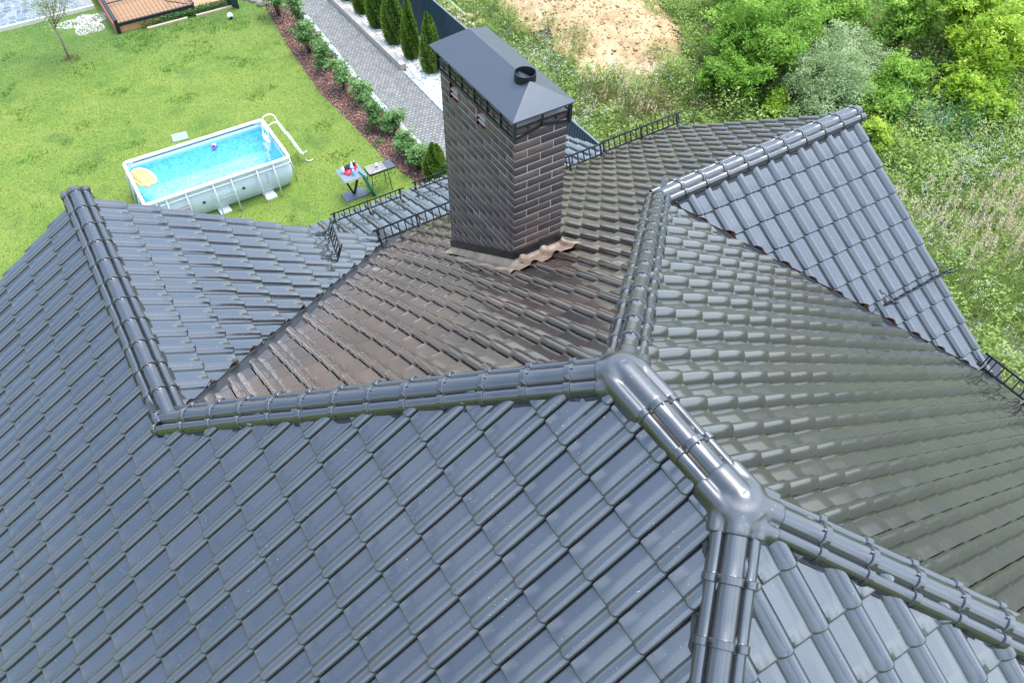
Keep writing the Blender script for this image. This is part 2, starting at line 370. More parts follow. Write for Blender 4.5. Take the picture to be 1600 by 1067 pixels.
# ridge caps ---------------------------------------------------------
def cap_profile(s=1.0, dz_=0.0):
    half = [(-.131,-.080),(-.129,-.042),(-.124,-.026),(-.114,-.013),(-.100,-.004),(-.084,-.003),(-.072,-.009),(-.065,-.021),(-.059,-.012),(-.053,.008),(-.042,.020),(-.028,.028),(-.014,.032),(0,.033)]
    out = [(x*s, z*s+dz_) for x, z in half]
    return out+[(-x, z) for x, z in out[:-1][::-1]]
def cap_mesh(name, length, over=.035, collar=True):
    rows = [(0, .97, -.010), (.0012, 1.05, .009), (.004, 1.065, .0125), (.040, 1.065, .0125), (.043, 1.05, .009), (.0445, 1.005, -.001), (.052, 1.0, -.003), (length*.5, .995, -.004), (length+over, .985, -.007)]
    if not collar: rows = rows[5:]
    vs = []; fs = []; n = len(cap_profile())
    for y, s, dz_ in rows:
        vs += [(x, y, z) for x, z in cap_profile(s, dz_)]
    for r in range(len(rows)-1):
        for k in range(n-1): fs.append((r*n+k, r*n+k+1, (r+1)*n+k+1, (r+1)*n+k))
    if collar: fs.append(tuple(range(n))[::-1])
    mi = [0]*len(fs); sm = [True]*len(fs)
    o0 = len(vs)                                       # small steel clip on the collar
    for (cx, cy, cz, sx, sy, sz) in [(0, .047, .041, .005, .007, .003)]:
        vs += [(cx+a*sx, cy+b_*sy, cz+c_*sz) for c_ in (-1, 1) for b_ in (-1, 1) for a in (-1, 1)]
        fs += [(o0+4, o0+5, o0+7, o0+6), (o0, o0+1, o0+5, o0+4), (o0+2, o0+6, o0+7, o0+3), (o0, o0+4, o0+6, o0+2), (o0+1, o0+3, o0+7, o0+5)]
        mi += [1]*5; sm += [False]*5
    me = bpy.data.meshes.new(name); me.from_pydata(vs, [], fs); me.update(); me.polygons.foreach_set('material_index', mi); me.polygons.foreach_set('use_smooth', sm)
    try: me.set_sharp_from_angle(angle=R_(36))
    except Exception: pass
    me.materials.append(capM); me.materials.append(mat('steel_clip', (.22,.22,.22), .5, .6))
    return me
foilm = mat('ridge_foil', (.016,.017,.02), .7)
CAP = cap_mesh('ridge_cap', .295)
def ridge(P, Q, start, spacing, name, end_cap=False, lab=None, stop=None):
    P = Vector(P); Q = Vector(Q); dv = (Q-P); Lr = dv.length; dv.normalize()
    x = dv.cross(Vector((0, 0, 1))).normalized(); z = x.cross(dv)
    fr = Matrix((x, dv, z)).transposed().to_4x4()
    root = MB(); root.bar(P-z*.09, Q-z*.09, .05, .03)
    slope = TN if abs(dv.z) < .01 else TN/math.sqrt(2)/math.cos(math.asin(min(1, abs(dv.z))))*.93
    ns = int(Lr/.045); rr = np.random.default_rng(int(Lr*1000)); vv = []       # crinkled foil under the caps
    for k_ in range(ns+1):
        w_ = .150+rr.normal(0, .003)
        for sx_, ww in ((-1, w_), (-1, .09), (1, .09), (1, w_)):
            vv.append(P+dv*(Lr*k_/ns)+x*(sx_*ww)+z*(-.028-ww*slope+rr.normal(0, .0035)))
    ff = [(k_*4+a_, k_*4+a_+1, k_*4+a_+5, k_*4+a_+4) for k_ in range(ns) for a_ in (0, 2)]
    root.add(vv, ff, 1, False)
    ro = H(root.build(name, [leadm, foilm]))
    if lab: ro['label'] = lab
    s = start; k = 0
    while s < (stop if stop is not None else Lr)-.05:
        o = bpy.data.objects.new('ridge_cap', CAP); COL.objects.link(o); o.parent = ro; o.matrix_parent_inverse = Matrix.Identity(4)
        jit = Matrix.Rotation(random.gauss(0, .006), 4, 'Z') @ Matrix.Rotation(random.gauss(0, .006), 4, 'Y')
        o.matrix_basis = Matrix.Translation(P+dv*s+z*random.gauss(0, .0012)) @ fr @ jit
        s += spacing; k += 1
    if end_cap:
        q = MB(); pr = cap_profile(1.12, .004); n = len(pr)
        q.add([(px_, 0, pz) for px_, pz in pr]+[(px_, -.03, pz) for px_, pz in pr]+[(px_*.86, -.045, pz*.86-.004) for px_, pz in pr],
              [(i, i+1, n+i+1, n+i) for i in range(n-1)]+[(n+i, n+i+1, 2*n+i+1, 2*n+i) for i in range(n-1)]+[tuple(range(2*n, 3*n))], 0, True)
        o = q.build('ridge_end', capM, ro); o.matrix_parent_inverse = Matrix.Identity(4); o.matrix_basis = Matrix.Translation(P+dv*0.0) @ fr
    return ro
zB, zD = -b*TN, -d*TN
# direction P->Q: the collar sits at the P end of every cap
ridge((-b, b, zB), (0, 0, 0), -.14, .2935, 'hip_ridge', lab='hip ridge from the left wing up to the first three way cap', stop=3.5)
ridge((-b, 5.67, zB), (-b, b-.05, zB), 0.0, .2935, 'ridge', end_cap=True, lab='level ridge of the left wing', stop=3.12)
ridge((0, 0, 0), (0, -1, 0), .30, .302, 'ridge', lab='short level main ridge', stop=.7)
ridge((-1.0*5.75, -1-5.75, -5.75*TN), (0, -1, 0), (lambda L: (L-.142) % .305)(math.dist((5.75, 5.75, 5.75*TN), (0, 0, 0))), .305, 'hip_ridge', lab='hip ridge running down to the bottom edge of the photo', stop=math.dist((5.75, 5.75, 5.75*TN), (0, 0, 0))-.25)
LEG = math.dist((5.75, 5.75, 5.75*TN), (0, 0, 0))
ridge((5.75, -6.75, -5.75*TN), (0, -1, 0), (LEG-.222) % .303, .303, 'hip_ridge', lab='hip ridge running to the lower right corner', stop=LEG-.25)
LCD = math.dist((d, d, zD), (0, 0, 0))
ridge((d, d, zD), (0, 0, 0), .03, .2935, 'hip_ridge', lab='hip ridge from the main ridge to the right wing', stop=LCD-.2)
ridge((5.72, d, zD), (d-.02, d, zD), .0, .2935, 'ridge', end_cap=True, lab='level ridge of the right wing', stop=2.95)
hubM = glaze_mat('glaze_hub', (.014,.014,.015), (.020,.020,.021), .34, coat=.3)
# three way caps
def apex(P, dirs, parent_lab, lens=(.195, .195, .195)):
    q = MB()
    for dv, ln_ in zip(dirs, lens):
        dv = Vector(dv).normalized(); x = dv.cross(Vector((0, 0, 1))).normalized(); z = x.cross(dv)
        pr = [(px_, pz) for px_, pz in cap_profile(1.17, .014)]; pr = [(pr[0][0], -.12)]+pr+[(pr[-1][0], -.12)]; n = len(pr)
        q.add([x*px_+z*pz+dv*l_ for l_ in (0, ln_) for px_, pz in pr], [(i, (i+1) % n, n+(i+1) % n, n+i) for i in range(n)]+[tuple(range(n))[::-1], tuple(range(n, 2*n))])
    q.lathe((0, 0, 0), [(.02, -.12), (.125, -.10), (.146, -.045), (.136, -.012), (.10, .016), (.05, .034), (.02, .038)], 24)
    o = q.build('three_way_cap', hubM)
    o.location = P
    r = o.modifiers.new('r', 'REMESH'); r.mode = 'VOXEL'; r.voxel_size = .009; r.use_smooth_shade = True
    s = o.modifiers.new('s', 'SMOOTH'); s.iterations = 10; s.factor = .6
    H(o); o['label'] = parent_lab
    return o
apex((0, 0, -.012), [(-1, 1, -TN), (1, 1, -TN), (0, -1, 0)], 'upper three way ridge cap', (.17, .24, .315))
apex((0, -1, -.012), [(-1, -1, -TN), (1, -1, -TN), (0, 1, 0)], 'lower three way ridge cap', (.20, .235, .19))
# snow guards --------------------------------------------------------
def guard(a_, c_, slope_dir, nrm, hgt=.15, step=.1, label=None, brackets=None, lift=.06):
    """rails from a_ to c_ (points on the tile surface); nrm = direction the guard stands in"""
    a_ = Vector(a_); c_ = Vector(c_); nrm = Vector(nrm).normalized(); sd = Vector(slope_dir).normalized(); dv = (c_-a_); Lr = dv.length; dv.normalize()
    q = MB(); lo = nrm*lift; hi = nrm*(lift+hgt)
    q.bar(a_+lo, c_+lo, .012, .022, up=nrm); q.bar(a_+hi, c_+hi, .012, .022, up=nrm)
    k = step*.5
    while k < Lr: q.bar(a_+dv*k+lo, a_+dv*k+hi, .012, .014, up=dv); k += step
    o = H(q.build('snow_guard', blackm))
    if label: o['label'] = label
    nb = brackets or max(2, int(Lr/.55)+1)
    for i in range(nb):
        p = a_+dv*(.08+(Lr-.16)*i/(nb-1)); q = MB()
        q.bar(p-nrm*.01+sd*.03, p+nrm*(lift+hgt+.015)+sd*.03, .022, .008, up=sd); q.bar(p-nrm*.005+sd*.03, p-nrm*.005-sd*.16, .022, .006, up=nrm)
        q.bar(p+nrm*(lift+.06)+sd*.03, p+nrm*.02-sd*.12, .02, .006, up=nrm)
        q.build('bracket', blackm, o)
    return o
zN = lambda y: -y*TN-.02
upn = (0, .35, 1)
guard((.55, 5.42, zN(5.42)), (2.9, 5.42, zN(5.42)), (0, CS, -SN), upn, label='snow guard on the brown slope left of the chimney')
guard((2.98, 5.42, zN(5.42)), (4.22, 5.42, zN(5.42)), (0, CS, -SN), upn)
guard((4.20, 5.52, zN(5.52)), (5.72, 5.52, zN(5.52)), (0, CS, -SN), upn)
zL = lambda y: LZ-(y-LY0)*math.tan(LP)+.03
guard((1.0, 8.78, zL(8.78)), (2.42, 8.78, zL(8.78)), (0, math.cos(LP), -math.sin(LP)), (0, .15, 1))
guard((2.62, 8.86, zL(8.86)), (4.2, 8.86, zL(8.86)), (0, math.cos(LP), -math.sin(LP)), (0, .15, 1))
guard((4.3, 8.86, zL(8.86)), (5.95, 8.86, zL(8.86)), (0, math.cos(LP), -math.sin(LP)), (0, .15, 1))
zR = lambda x: -x*TN-.02
guard((5.42, .05, zR(5.42)), (5.42, -2.3, zR(5.42)), (CS, 0, -SN), (.45, 0, 1), label='snow guard at the eave of the olive slope')
guard((-.02, 5.56, -.0*TN-3.115-.02), (-.16+.0, 4.88, -3.03), (CS, 0, -SN), (.42, 0, 1), label='short snow guard on the left wing')
guard((4.72, 1.0, -(2*d-1.0)*TN-.02), (5.80, 1.0, -(2*d-1.0)*TN-.02), (0, -CS, -SN), (0, -.75, .9), hgt=.09, lift=.05, label='short snow guard on the right wing', brackets=2)
# chimney --------------------------------------------------------------
CX0, CX1, CY0, CY1 = .83, 1.345, 2.53, 3.80
chim = empty('chimney', (0, 0, 0), None, None); 
chim.parent = house; chim.matrix_parent_inverse = Matrix.Translation((0, 0, -G))
brickm = mat('clinker_brick', (.05,.035,.03), .45); n = NT(brickm)
colr = n.ramp(n.attr('tone'), [(0, (.036,.031,.031)), (.35, (.075,.053,.044)), (.65, (.105,.072,.057)), (.88, (.135,.09,.068)), (1, (.19,.13,.095))])
colr = n.mix(n.ramp(n.noise(9, 4, .6), [(.4, (0,)*3), (.72, (.55,)*3)]), colr, (.045,.043,.048))
n.l(colr, n.b.inputs['Base Color']); n.bump(n.noise(45, 5, .65), .5, .006); n.l(n.n('ShaderNodeMapRange', {'Value': n.noise(6), 'To Min': .25, 'To Max': .6}).outputs['Result'], n.b.inputs['Roughness'])
mortm = mat('pale_mortar', (.48,.42,.37), .9)
brickin = mat('terracotta_liner', (.30,.11,.06), .8)
ZB0 = -3.0; ch = .0802; ZT = -.17
holes = [(3.49, 3.635, -.4908, -.2502), (3.01, 3.155, -.4908, -.2502)]     # on the -X face
def brick_stack():
    V = []; Fc = []; tone = []
    def bx(x0, x1, y0, y1, z0, z1):
        o = len(V); e = .0022
        # bevelled look: outer face slightly smaller than the root
        V.extend([(x0,y0,z0),(x1,y0,z0),(x1,y1,z0),(x0,y1,z0),(x0,y0,z1),(x1,y0,z1),(x1,y1,z1),(x0,y1,z1)])
        Fc.extend([(o,o+3,o+2,o+1),(o+4,o+5,o+6,o+7),(o,o+1,o+5,o+4),(o+1,o+2,o+6,o+5),(o+2,o+3,o+7,o+6),(o+3,o,o+4,o+7)])
        tone.extend([float(np.clip(RNG.beta(1.7, 2.4), 0, 1))]*8)
    j = .006; k = 0; z = ZT
    while z > ZB0:
        z1, z0 = z-.001, z-ch+j
        odd = k % 2
        jt = lambda: float(RNG.normal(0, .0009))
        # front (-Y) and back faces, runs along x;  side faces run along y
        W = CX1-CX0; D2 = CY1-CY0; bl = W/2
        for (fy, sy) in ((CY0, -1), (CY1, 1)):
            segs = [(0, bl), (bl, 2*bl)] if not odd else [(0, bl/2), (bl/2, 1.5*bl), (1.5*bl, 2*bl)]
            for s0, s1 in segs:
                q = jt(); x0 = CX0+s0+(j/2 if s0 > 0 else 0); x1 = CX0+s1-(j/2 if s1 < W-.001 else 0)
                ya, yb = (fy-.0+q, fy+.03) if sy < 0 else (fy-.03, fy+q)
                bx(x0, x1, ya, yb, z0, z1)
        sb = D2/5
        for (fx, sx) in ((CX0, -1), (CX1, 1)):
            cuts = [i*sb for i in range(6)] if odd else [0]+[(i+.5)*sb for i in range(5)]+[D2]
            for s0, s1 in zip(cuts[:-1], cuts[1:]):
                q = jt(); y0 = CY0+s0+(j/2 if s0 > 0 else .0305); y1 = CY0+s1-(j/2 if s1 < D2-.001 else .0305)
                xa, xb = (fx+q, fx+.03) if sx < 0 else (fx-.03, fx+q)
                if sx < 0:
                    parts = [(y0, y1)]
                    for (h0, h1, hz0, hz1) in holes:
                        if z1 > hz0+.01 and z0 < hz1-.01:
                            np_ = []
                            for (u, v_) in parts:
                                if v_ <= h0 or u >= h1: np_.append((u, v_))
                                else:
                                    if u < h0-.02: np_.append((u, h0))
                                    if v_ > h1+.02: np_.append((h1, v_))
                            parts = np_
                    for u, v_ in parts: bx(xa, xb, u, v_, z0, z1)
                else: bx(xa, xb, y0, y1, z0, z1)
        z -= ch; k += 1
    return arr_mesh('brick_stack', np.array(V), np.array(Fc), brickm, chim, {'tone': tone})
st = brick_stack()
bv = st.modifiers.new('b', 'BEVEL'); bv.width = .0025; bv.segments = 1
q = MB(); i_ = .0028                                       # mortar core with the vent recesses left open on the -X side
x0, x1, y0, y1 = CX0+i_, CX1-i_, CY0+i_, CY1-i_
ys = sorted([y0, y1]+[h for hh in holes for h in hh[:2]]); zs = [ZB0, holes[0][2], holes[0][3], ZT]
for a_ in range(len(ys)-1):
    for c_ in range(3):
        if c_ == 1 and any(abs(ys[a_]-h[0]) < 1e-6 for h in holes): continue
        q.add([(x0, ys[a_], zs[c_]), (x0, ys[a_+1], zs[c_]), (x0, ys[a_+1], zs[c_+1]), (x0, ys[a_], zs[c_+1])], [(0, 3, 2, 1)])
q.add([(x0,y0,ZB0),(x1,y0,ZB0),(x1,y1,ZB0),(x0,y1,ZB0),(x0,y0,ZT),(x1,y0,ZT),(x1,y1,ZT),(x0,y1,ZT)], [(4,5,6,7),(0,1,5,4),(1,2,6,5),(2,3,7,6)])
q.build('mortar', mortm, chim)
for (h0, h1, z0, z1) in holes:
    q = MB(); xd = CX0+.13
    q.add([(CX0+.006,h0,z0),(CX0+.006,h1,z0),(CX0+.006,h1,z1),(CX0+.006,h0,z1),(xd,h0,z0),(xd,h1,z0),(xd,h1,z1),(xd,h0,z1)], [(4,5,6,7),(0,1,5,4),(1,2,6,5),(2,3,7,6),(3,0,4,7)])
    for zz in (z0+.055, z0+.105): q.box((CX0+.055, (h0+h1)/2, zz), (.09, h1-h0-.004, .01), mi=1)
    for kx in range(4):
        for ky in range(3): q.box((CX0+.03+kx*.025, h0+.03+ky*.035, z0+.004), (.016, .024, .006), mi=2)
    q.build('vent_opening', [brickin, mortm, mat('vent_dark', (.03,.012,.008), .9)], chim)
# metal cap
capmet = mat('coated_steel', (.075,.085,.10), .33, .35); n = NT(capmet); n.bump(n.noise(3.5, 3), .15, .02)
n.l(n.n('ShaderNodeMapRange', {'Value': n.noise(14, 4), 'To Min': .24, 'To Max': .42}).outputs['Result'], n.b.inputs['Roughness'])
q = MB(); ox0, ox1, oy0, oy1 = CX0-.045, CX1+.04, CY0-.045, CY1+.10; zc0, zc1 = -.075, .085; xm = (ox0+ox1)/2; ry0, ry1 = oy0+.23, oy1-.20
v = [(ox0,oy0,zc0),(ox1,oy0,zc0),(ox1,oy1,zc0),(ox0,oy1,zc0),(xm,ry0,zc1),(xm,ry1,zc1)]
v2 = [(x, y, z-.012) for x, y, z in v[:4]]+[(xm, ry0, zc1-.012), (xm, ry1, zc1-.012)]
q.add(v+v2, [(0,1,4),(1,2,5,4),(2,3,5),(3,0,4,5),(6,10,7),(7,10,11,8),(8,11,9),(9,11,10,6),(0,6,7,1),(1,7,8,2),(2,8,9,3),(3,9,6,0)])
q.build('metal_cap', capmet, chim, bevel=.002)
q = MB(); fc = (1.095, 2.80); nr = 32; rr = .09
pts = lambda r, z: [(fc[0]+r*math.cos(2*math.pi*i/nr), fc[1]+r*math.sin(2*math.pi*i/nr), z) for i in range(nr)]
q.add(pts(rr, .0)+pts(rr, .118)+pts(rr-.006, .118)+pts(rr-.006, .05), [(i, (i+1) % nr, nr+(i+1) % nr, nr+i) for i in range(nr)]+[(nr+i, nr+(i+1) % nr, 2*nr+(i+1) % nr, 2*nr+i) for i in range(nr)]+[(2*nr+i, 2*nr+(i+1) % nr, 3*nr+(i+1) % nr, 3*nr+i) for i in range(nr)]+[tuple(range(3*nr, 4*nr))], 0, True)
fp = q.build('flue_pipe', mat('black_flue', (.012,.013,.015), .45, .3), chim)
try: fp.data.set_sharp_from_angle(angle=R_(40))
except Exception: pass
# black cage between cap and stack
q = MB(); zt, zb_ = -.085, -.28; o_ = .012
cs_ = [(CX0-o_, CY0-o_), (CX1+o_, CY0-o_), (CX1+o_, CY1+o_), (CX0-o_, CY1+o_)]
for x, y in cs_: q.bar((x, y, zt), (x, y, zb_), .026)
for i in range(4):
    a_, c_ = cs_[i], cs_[(i+1) % 4]; ln = math.dist(a_, c_); nseg = 2 if ln < .8 else 6
    P = lambda u, z: (a_[0]+(c_[0]-a_[0])*u, a_[1]+(c_[1]-a_[1])*u, z)
    q.bar(P(0, -.10), P(1, -.10), .012, .02); q.bar(P(0, -.165), P(1, -.165), .010, .016)
    if nseg == 2:
        q.bar(P(0, -.268), P(.5, -.215), .012, .02); q.bar(P(.5, -.215), P(1, -.268), .012, .02); q.bar(P(.5, -.10), P(.5, -.22), .014)
        q.bar(P(.25, -.16), P(.25, -.20), .012); q.bar(P(.75, -.16), P(.75, -.20), .012)
    else:
        q.bar(P(0, -.265), P(1, -.265), .012, .02)
        for k in range(1, nseg): q.bar(P(k/nseg, -.10), P(k/nseg, -.27), .016)
        for k in range(nseg): q.bar(P((k+.5)/nseg, -.165), P((k+.5)/nseg, -.265), .008)
q.build('cap_frame', blackm, chim)
# flashing: dark upstand strip, lead collar and pink brown apron lying over the rolls
zr = lambda y: -y*TN-.05
q = MB()
for i in range(4):
    a_, c_ = [(CX0-.008, CY0-.008), (CX1+.008, CY0-.008), (CX1+.008, CY1+.008), (CX0-.008, CY1+.008)][i], [(CX1+.008, CY0-.008), (CX1+.008, CY1+.008), (CX0-.008, CY1+.008), (CX0-.008, CY0-.008)][i]
    za, zc_ = zr(a_[1])+.155, zr(c_[1])+.155
    for (dz0, dz1, th) in ((0, .032, .010), (-.045, -.008, .007)):
        q.bar((a_[0], a_[1], za+(dz0+dz1)/2), (c_[0], c_[1], zc_+(dz0+dz1)/2), th*2, dz1-dz0)
q.build('flashing_strip', mat('black_flashing', (.02,.022,.025), .3, .4), chim)
apron = mat('weathered_flashing', (.30,.20,.15), .42); n = NT(apron)
n.l(n.ramp(n.noise(5, 5, .6), [(.3, (.17,.125,.10)), (.5, (.32,.225,.16)), (.7, (.46,.34,.25))]), n.b.inputs['Base Color']); n.bump(n.noise(16, 4), .4, .012)
def roll_h(x):                                        # tile profile height along x on the brown slope
    cc = -x; f = ((cc-.06)/.2315) % 1.0
    return float(np.interp(f, SX, SH))
AV = []; AF = []
nx_, ny_ = 74, 56
ax0, ax1, ay0, ay1 = CX0-.19, CX1+.10, CY0-.23, CY1+.05
rs = np.random.default_rng(3)
wob = rs.normal(0, 1, (nx_+1, ny_+1))
for i in range(nx_+1):
    for j_ in range(ny_+1):
        x = ax0+(ax1-ax0)*i/nx_; y = ay0+(ay1-ay0)*j_/ny_
        dxo = max(CX0-x, x-CX1, 0); dyo = max(CY0-y, y-CY1, 0); dd = math.hypot(dxo, dyo)
        up = max(0, 1-dd/.06)**1.5*.06
        side = x < CX0
        h = .030+(.98*roll_h(x)+.004)+up+.002*math.sin(x*31+y*13)+.0006*wob[i, j_]
        AV.append((x+.012*math.sin(y*19) if i in (0, nx_) else x, y+(.012*math.sin(x*17) if j_ in (0, ny_) else 0), -y*TN-.05+h/CS))
for i in range(nx_):
    for j_ in range(ny_):
        x = ax0+(ax1-ax0)*(i+.5)/nx_; y = ay0+(ay1-ay0)*(j_+.5)/ny_
        if CX0+.01 < x < CX1-.01 and CY0+.01 < y < CY1-.01: continue
        if x > CX1 and y > CY0+.34-(x-CX1)*1.5: continue
        if x < CX0-.07 and y > CY0+.85: continue
        a_ = i*(ny_+1)+j_; AF.append((a_, a_+ny_+1, a_+ny_+2, a_+1))
ap = arr_mesh('flashing_apron', np.array(AV), np.array(AF), apron, chim, smooth=True)
# ================================================================== ground and setting
def structure(o): o['kind'] = 'structure'; return o
def stuff(o, label, cat): o['kind'] = 'stuff'; o['label'] = label; o['category'] = cat; return o
# terrain: one big sheet; bare brown fields far in front, green elsewhere
gm = mat('ground_soil_green', (.07,.10,.03), .95); n = NT(gm); o = n.obj()
sep = n.n('ShaderNodeSeparateXYZ', {'Vector': o})
g1 = n.ramp(n.noise(.5, 6, .65, o), [(.3, (.065,.075,.045)), (.5, (.10,.11,.07)), (.7, (.15,.155,.105))])
soil = n.ramp(n.noise(.25, 7, .7, o), [(.3, (.115,.08,.06)), (.55, (.205,.15,.118)), (.75, (.12,.115,.085))])
m1 = n.n('ShaderNodeMapRange', {'Value': sep.outputs['Y'], 'From Min': 31, 'From Max': 33}); m2 = n.n('ShaderNodeMapRange', {'Value': sep.outputs['X'], 'From Min': 30, 'From Max': 20})
mm = n.n('ShaderNodeMath', {0: m1.outputs['Result'], 1: m2.outputs['Result']}, operation='MULTIPLY')
n.l(n.mix(mm.outputs[0], g1, soil), n.b.inputs['Base Color']); n.bump(n.noise(3, 6, .7, o), .6, .1)
def hgt(x, y):                                     # height of the terrain above G
    x = np.asarray(x, float); y = np.asarray(y, float)
    e = np.clip((x-9.1)/1.5, 0, 1)
    base = e*(.12*np.sin(x*.55+1)+.10*np.cos(y*.47+x*.2)-.05)-.03
    m = 1.15*np.exp(-(((x-14.6)/2.2)**2+((y-20.6)/2.6)**2)**1.5)+.55*np.exp(-(((x-15.4)/1.3)**2+((y-17.2)/1.4)**2)**1.5)
    rg_ = .06*np.sin(x*3.1+y*1.7)*np.sin(y*2.9-x*1.3)+.04*np.sin(x*6.3+2)*np.sin(y*5.7)
    return base+m*(1+rg_)
xs = np.concatenate([[-400,-150,-60,-30], np.arange(-15, 9, 2.0), np.arange(9, 32, .35), [34,38,45,60,90,160,400]])
ys = np.concatenate([[-400,-150,-60,-30], np.arange(-15, 0, 1.5), np.arange(0, 30, .35), [31,33,36,42,55,80,160,400]])
X, Y = np.meshgrid(xs, ys, indexing='ij'); Z = G-.02+hgt(X, Y)
V = np.stack([X, Y, Z], -1).reshape(-1, 3); ny = len(ys)
F = np.array([(i*ny+j, (i+1)*ny+j, (i+1)*ny+j+1, i*ny+j+1) for i in range(len(xs)-1) for j in range(ny-1)])
structure(arr_mesh('ground', V, F, gm, smooth=True))
# sand mound surface on top of the terrain
sm = mat('yellow_sand', (.52,.36,.2), .95); n = NT(sm); o = n.obj()
cc_ = n.ramp(n.noise(1.6, 8, .72, o), [(.3, (.40,.25,.12)), (.5, (.55,.38,.20)), (.68, (.65,.49,.29))])
n.l(cc_, n.b.inputs['Base Color']); n.bump(n.noise(9, 7, .75, o), 1.0, .06)
rs = np.random.default_rng(11)
gx = np.arange(11.4, 18.2, .07); gy = np.arange(14.6, 26.0, .07); X, Y = np.meshgrid(gx, gy, indexing='ij')
ang = np.arctan2(Y-19.4, X-14.8)
inside = ((X-14.7)/2.75)**2+((Y-19.8)/4.4)**2 < (1+.10*np.sin(ang*3+1)+.07*np.sin(ang*7)+.05*np.sin(ang*13))**2
lum = rs.normal(0, 1, X.shape); 
for _ in range(1): lum = (lum+np.roll(lum, 1, 0)+np.roll(lum, 1, 1)+np.roll(lum, (1, 1), (0, 1)))/4
Z = G+hgt(X, Y)+.02+.04*lum
V = np.stack([X, Y, Z], -1).reshape(-1, 3); ny = len(gy)
F = np.array([(i*ny+j, (i+1)*ny+j, (i+1)*ny+j+1, i*ny+j+1) for i in range(len(gx)-1) for j in range(ny-1) if inside[i, j]])
so = arr_mesh('sand_mound', V, F, sm, smooth=True); stuff(so, 'heap of yellow sandy soil behind the dark fence', 'sand heap')
_k = 3500; _a = rs.uniform(0, 6.28, _k); _q = np.sqrt(rs.uniform(0, 1, _k)); CLOD = (14.7+_q*np.cos(_a)*2.7, 19.8+_q*np.sin(_a)*4.3, rs.gamma(2., .010, _k)+.010)
# lawn
lm = mat('lawn', (.1,.16,.03), .9); n = NT(lm); o = n.obj()
c1 = n.ramp(n.noise(.8, 7, .7, o), [(.3, (.095,.17,.018)), (.5, (.148,.215,.027)), (.7, (.20,.24,.040))])
dp = n.ramp(n.noise(1.15, 2, .4, n.n('ShaderNodeMapping', {'Vector': o, 'Location': (3.1, 1.7, 0)}).outputs[0]), [(.58, (0,)*3), (.74, (.5,)*3)])
c2 = n.mix(dp, c1, (.045,.115,.018))
sepy = n.n('ShaderNodeSeparateXYZ', {'Vector': o}); dk_ = n.n('ShaderNodeMapRange', {'Value': sepy.outputs['Y'], 'From Min': 24.3, 'From Max': 27.5, 'To Min': 0, 'To Max': .7})
nn2 = n.n('ShaderNodeMath', {0: dk_.outputs['Result'], 1: n.ramp(n.noise(.7, 4, .6, o), [(.35, (.3,)*3), (.6, (1,)*3)])}, operation='MULTIPLY')
c3 = n.mix(nn2.outputs[0], c2, (.06,.135,.022))
fine = n.ramp(n.noise(38, 5, .75, o), [(.3, (.55,)*3), (.7, (1.35,)*3)])
n.l(n.mix(1.0, c3, fine, 'MULTIPLY'), n.b.inputs['Base Color']); n.bump(n.noise(30, 5, .7, o), .7, .03)
structure(pyobj('lawn', [(-60, -40, G+.004), (5.05, -40, G+.004), (5.05, 6, G+.004), (5.35, 6.1, G+.004), (5.3, 14.7, G+.004), (5.0, 16, G+.004), (4.95, 17.8, G+.004), (4.78, 20.3, G+.004), (4.95, 23.2, G+.004), (5.3, 26.5, G+.004), (5.3, 31.5, G+.004), (-60, 31.5, G+.004)], [tuple(range(12))], lm))
# ---- grass blades helper
def blades(name, pos, hts, wid, lean, mt, tone, parent=None, segs=2, droop=.5, seed=0):
    r = np.random.default_rng(seed); m = len(pos); az = r.uniform(0, 2*np.pi, m)
    ld_ = np.stack([np.cos(az), np.sin(az)], 1)*(lean*r.uniform(.2, 1, m))[:, None]
    fa = r.uniform(0, 2*np.pi, m); wv = np.stack([np.cos(fa), np.sin(fa), 0*fa], 1)*(wid/2)[:, None] if np.ndim(wid) else np.stack([np.cos(fa), np.sin(fa), 0*fa], 1)*wid/2
    lv = []
    for k in range(segs+1):
        u = k/segs; c = np.array(pos, float).copy(); c[:, :2] += ld_*(u**1.6)[None, None] if False else ld_*u**1.6
        c[:, 2] += hts*(u-droop*.35*u*u); ww = wv*(1-u*.92)
        lv += [c-ww, c+ww]
    V = np.stack(lv, 1); nv = 2*(segs+1)
    base = np.arange(m)[:, None]*nv; fs = []
    for k in range(segs): fs.append(base+np.array([[2*k, 2*k+1, 2*k+3, 2*k+2]]))
    F = np.concatenate(fs, 0)
    return arr_mesh(name, V.reshape(-1, 3), F, mt, parent, {'tone': np.repeat(tone, nv)})
def leaf_mat(name, stops, rough=.55, trans=.35):
    m = mat(name, stops[0][1], rough); n = NT(m); c = n.ramp(n.attr('tone'), stops); n.l(c, n.b.inputs['Base Color'])
    n.b.inputs['Specular IOR Level'].default_value = .25
    tr = n.n('ShaderNodeBsdfTranslucent'); n.l(c, tr.inputs['Color']); ms = n.n('ShaderNodeMixShader', {'Fac': trans})
    n.l(n.b.outputs[0], ms.inputs[1]); n.l(tr.outputs[0], ms.inputs[2]); n.l(ms.outputs[0], n.out.inputs['Surface']); return m
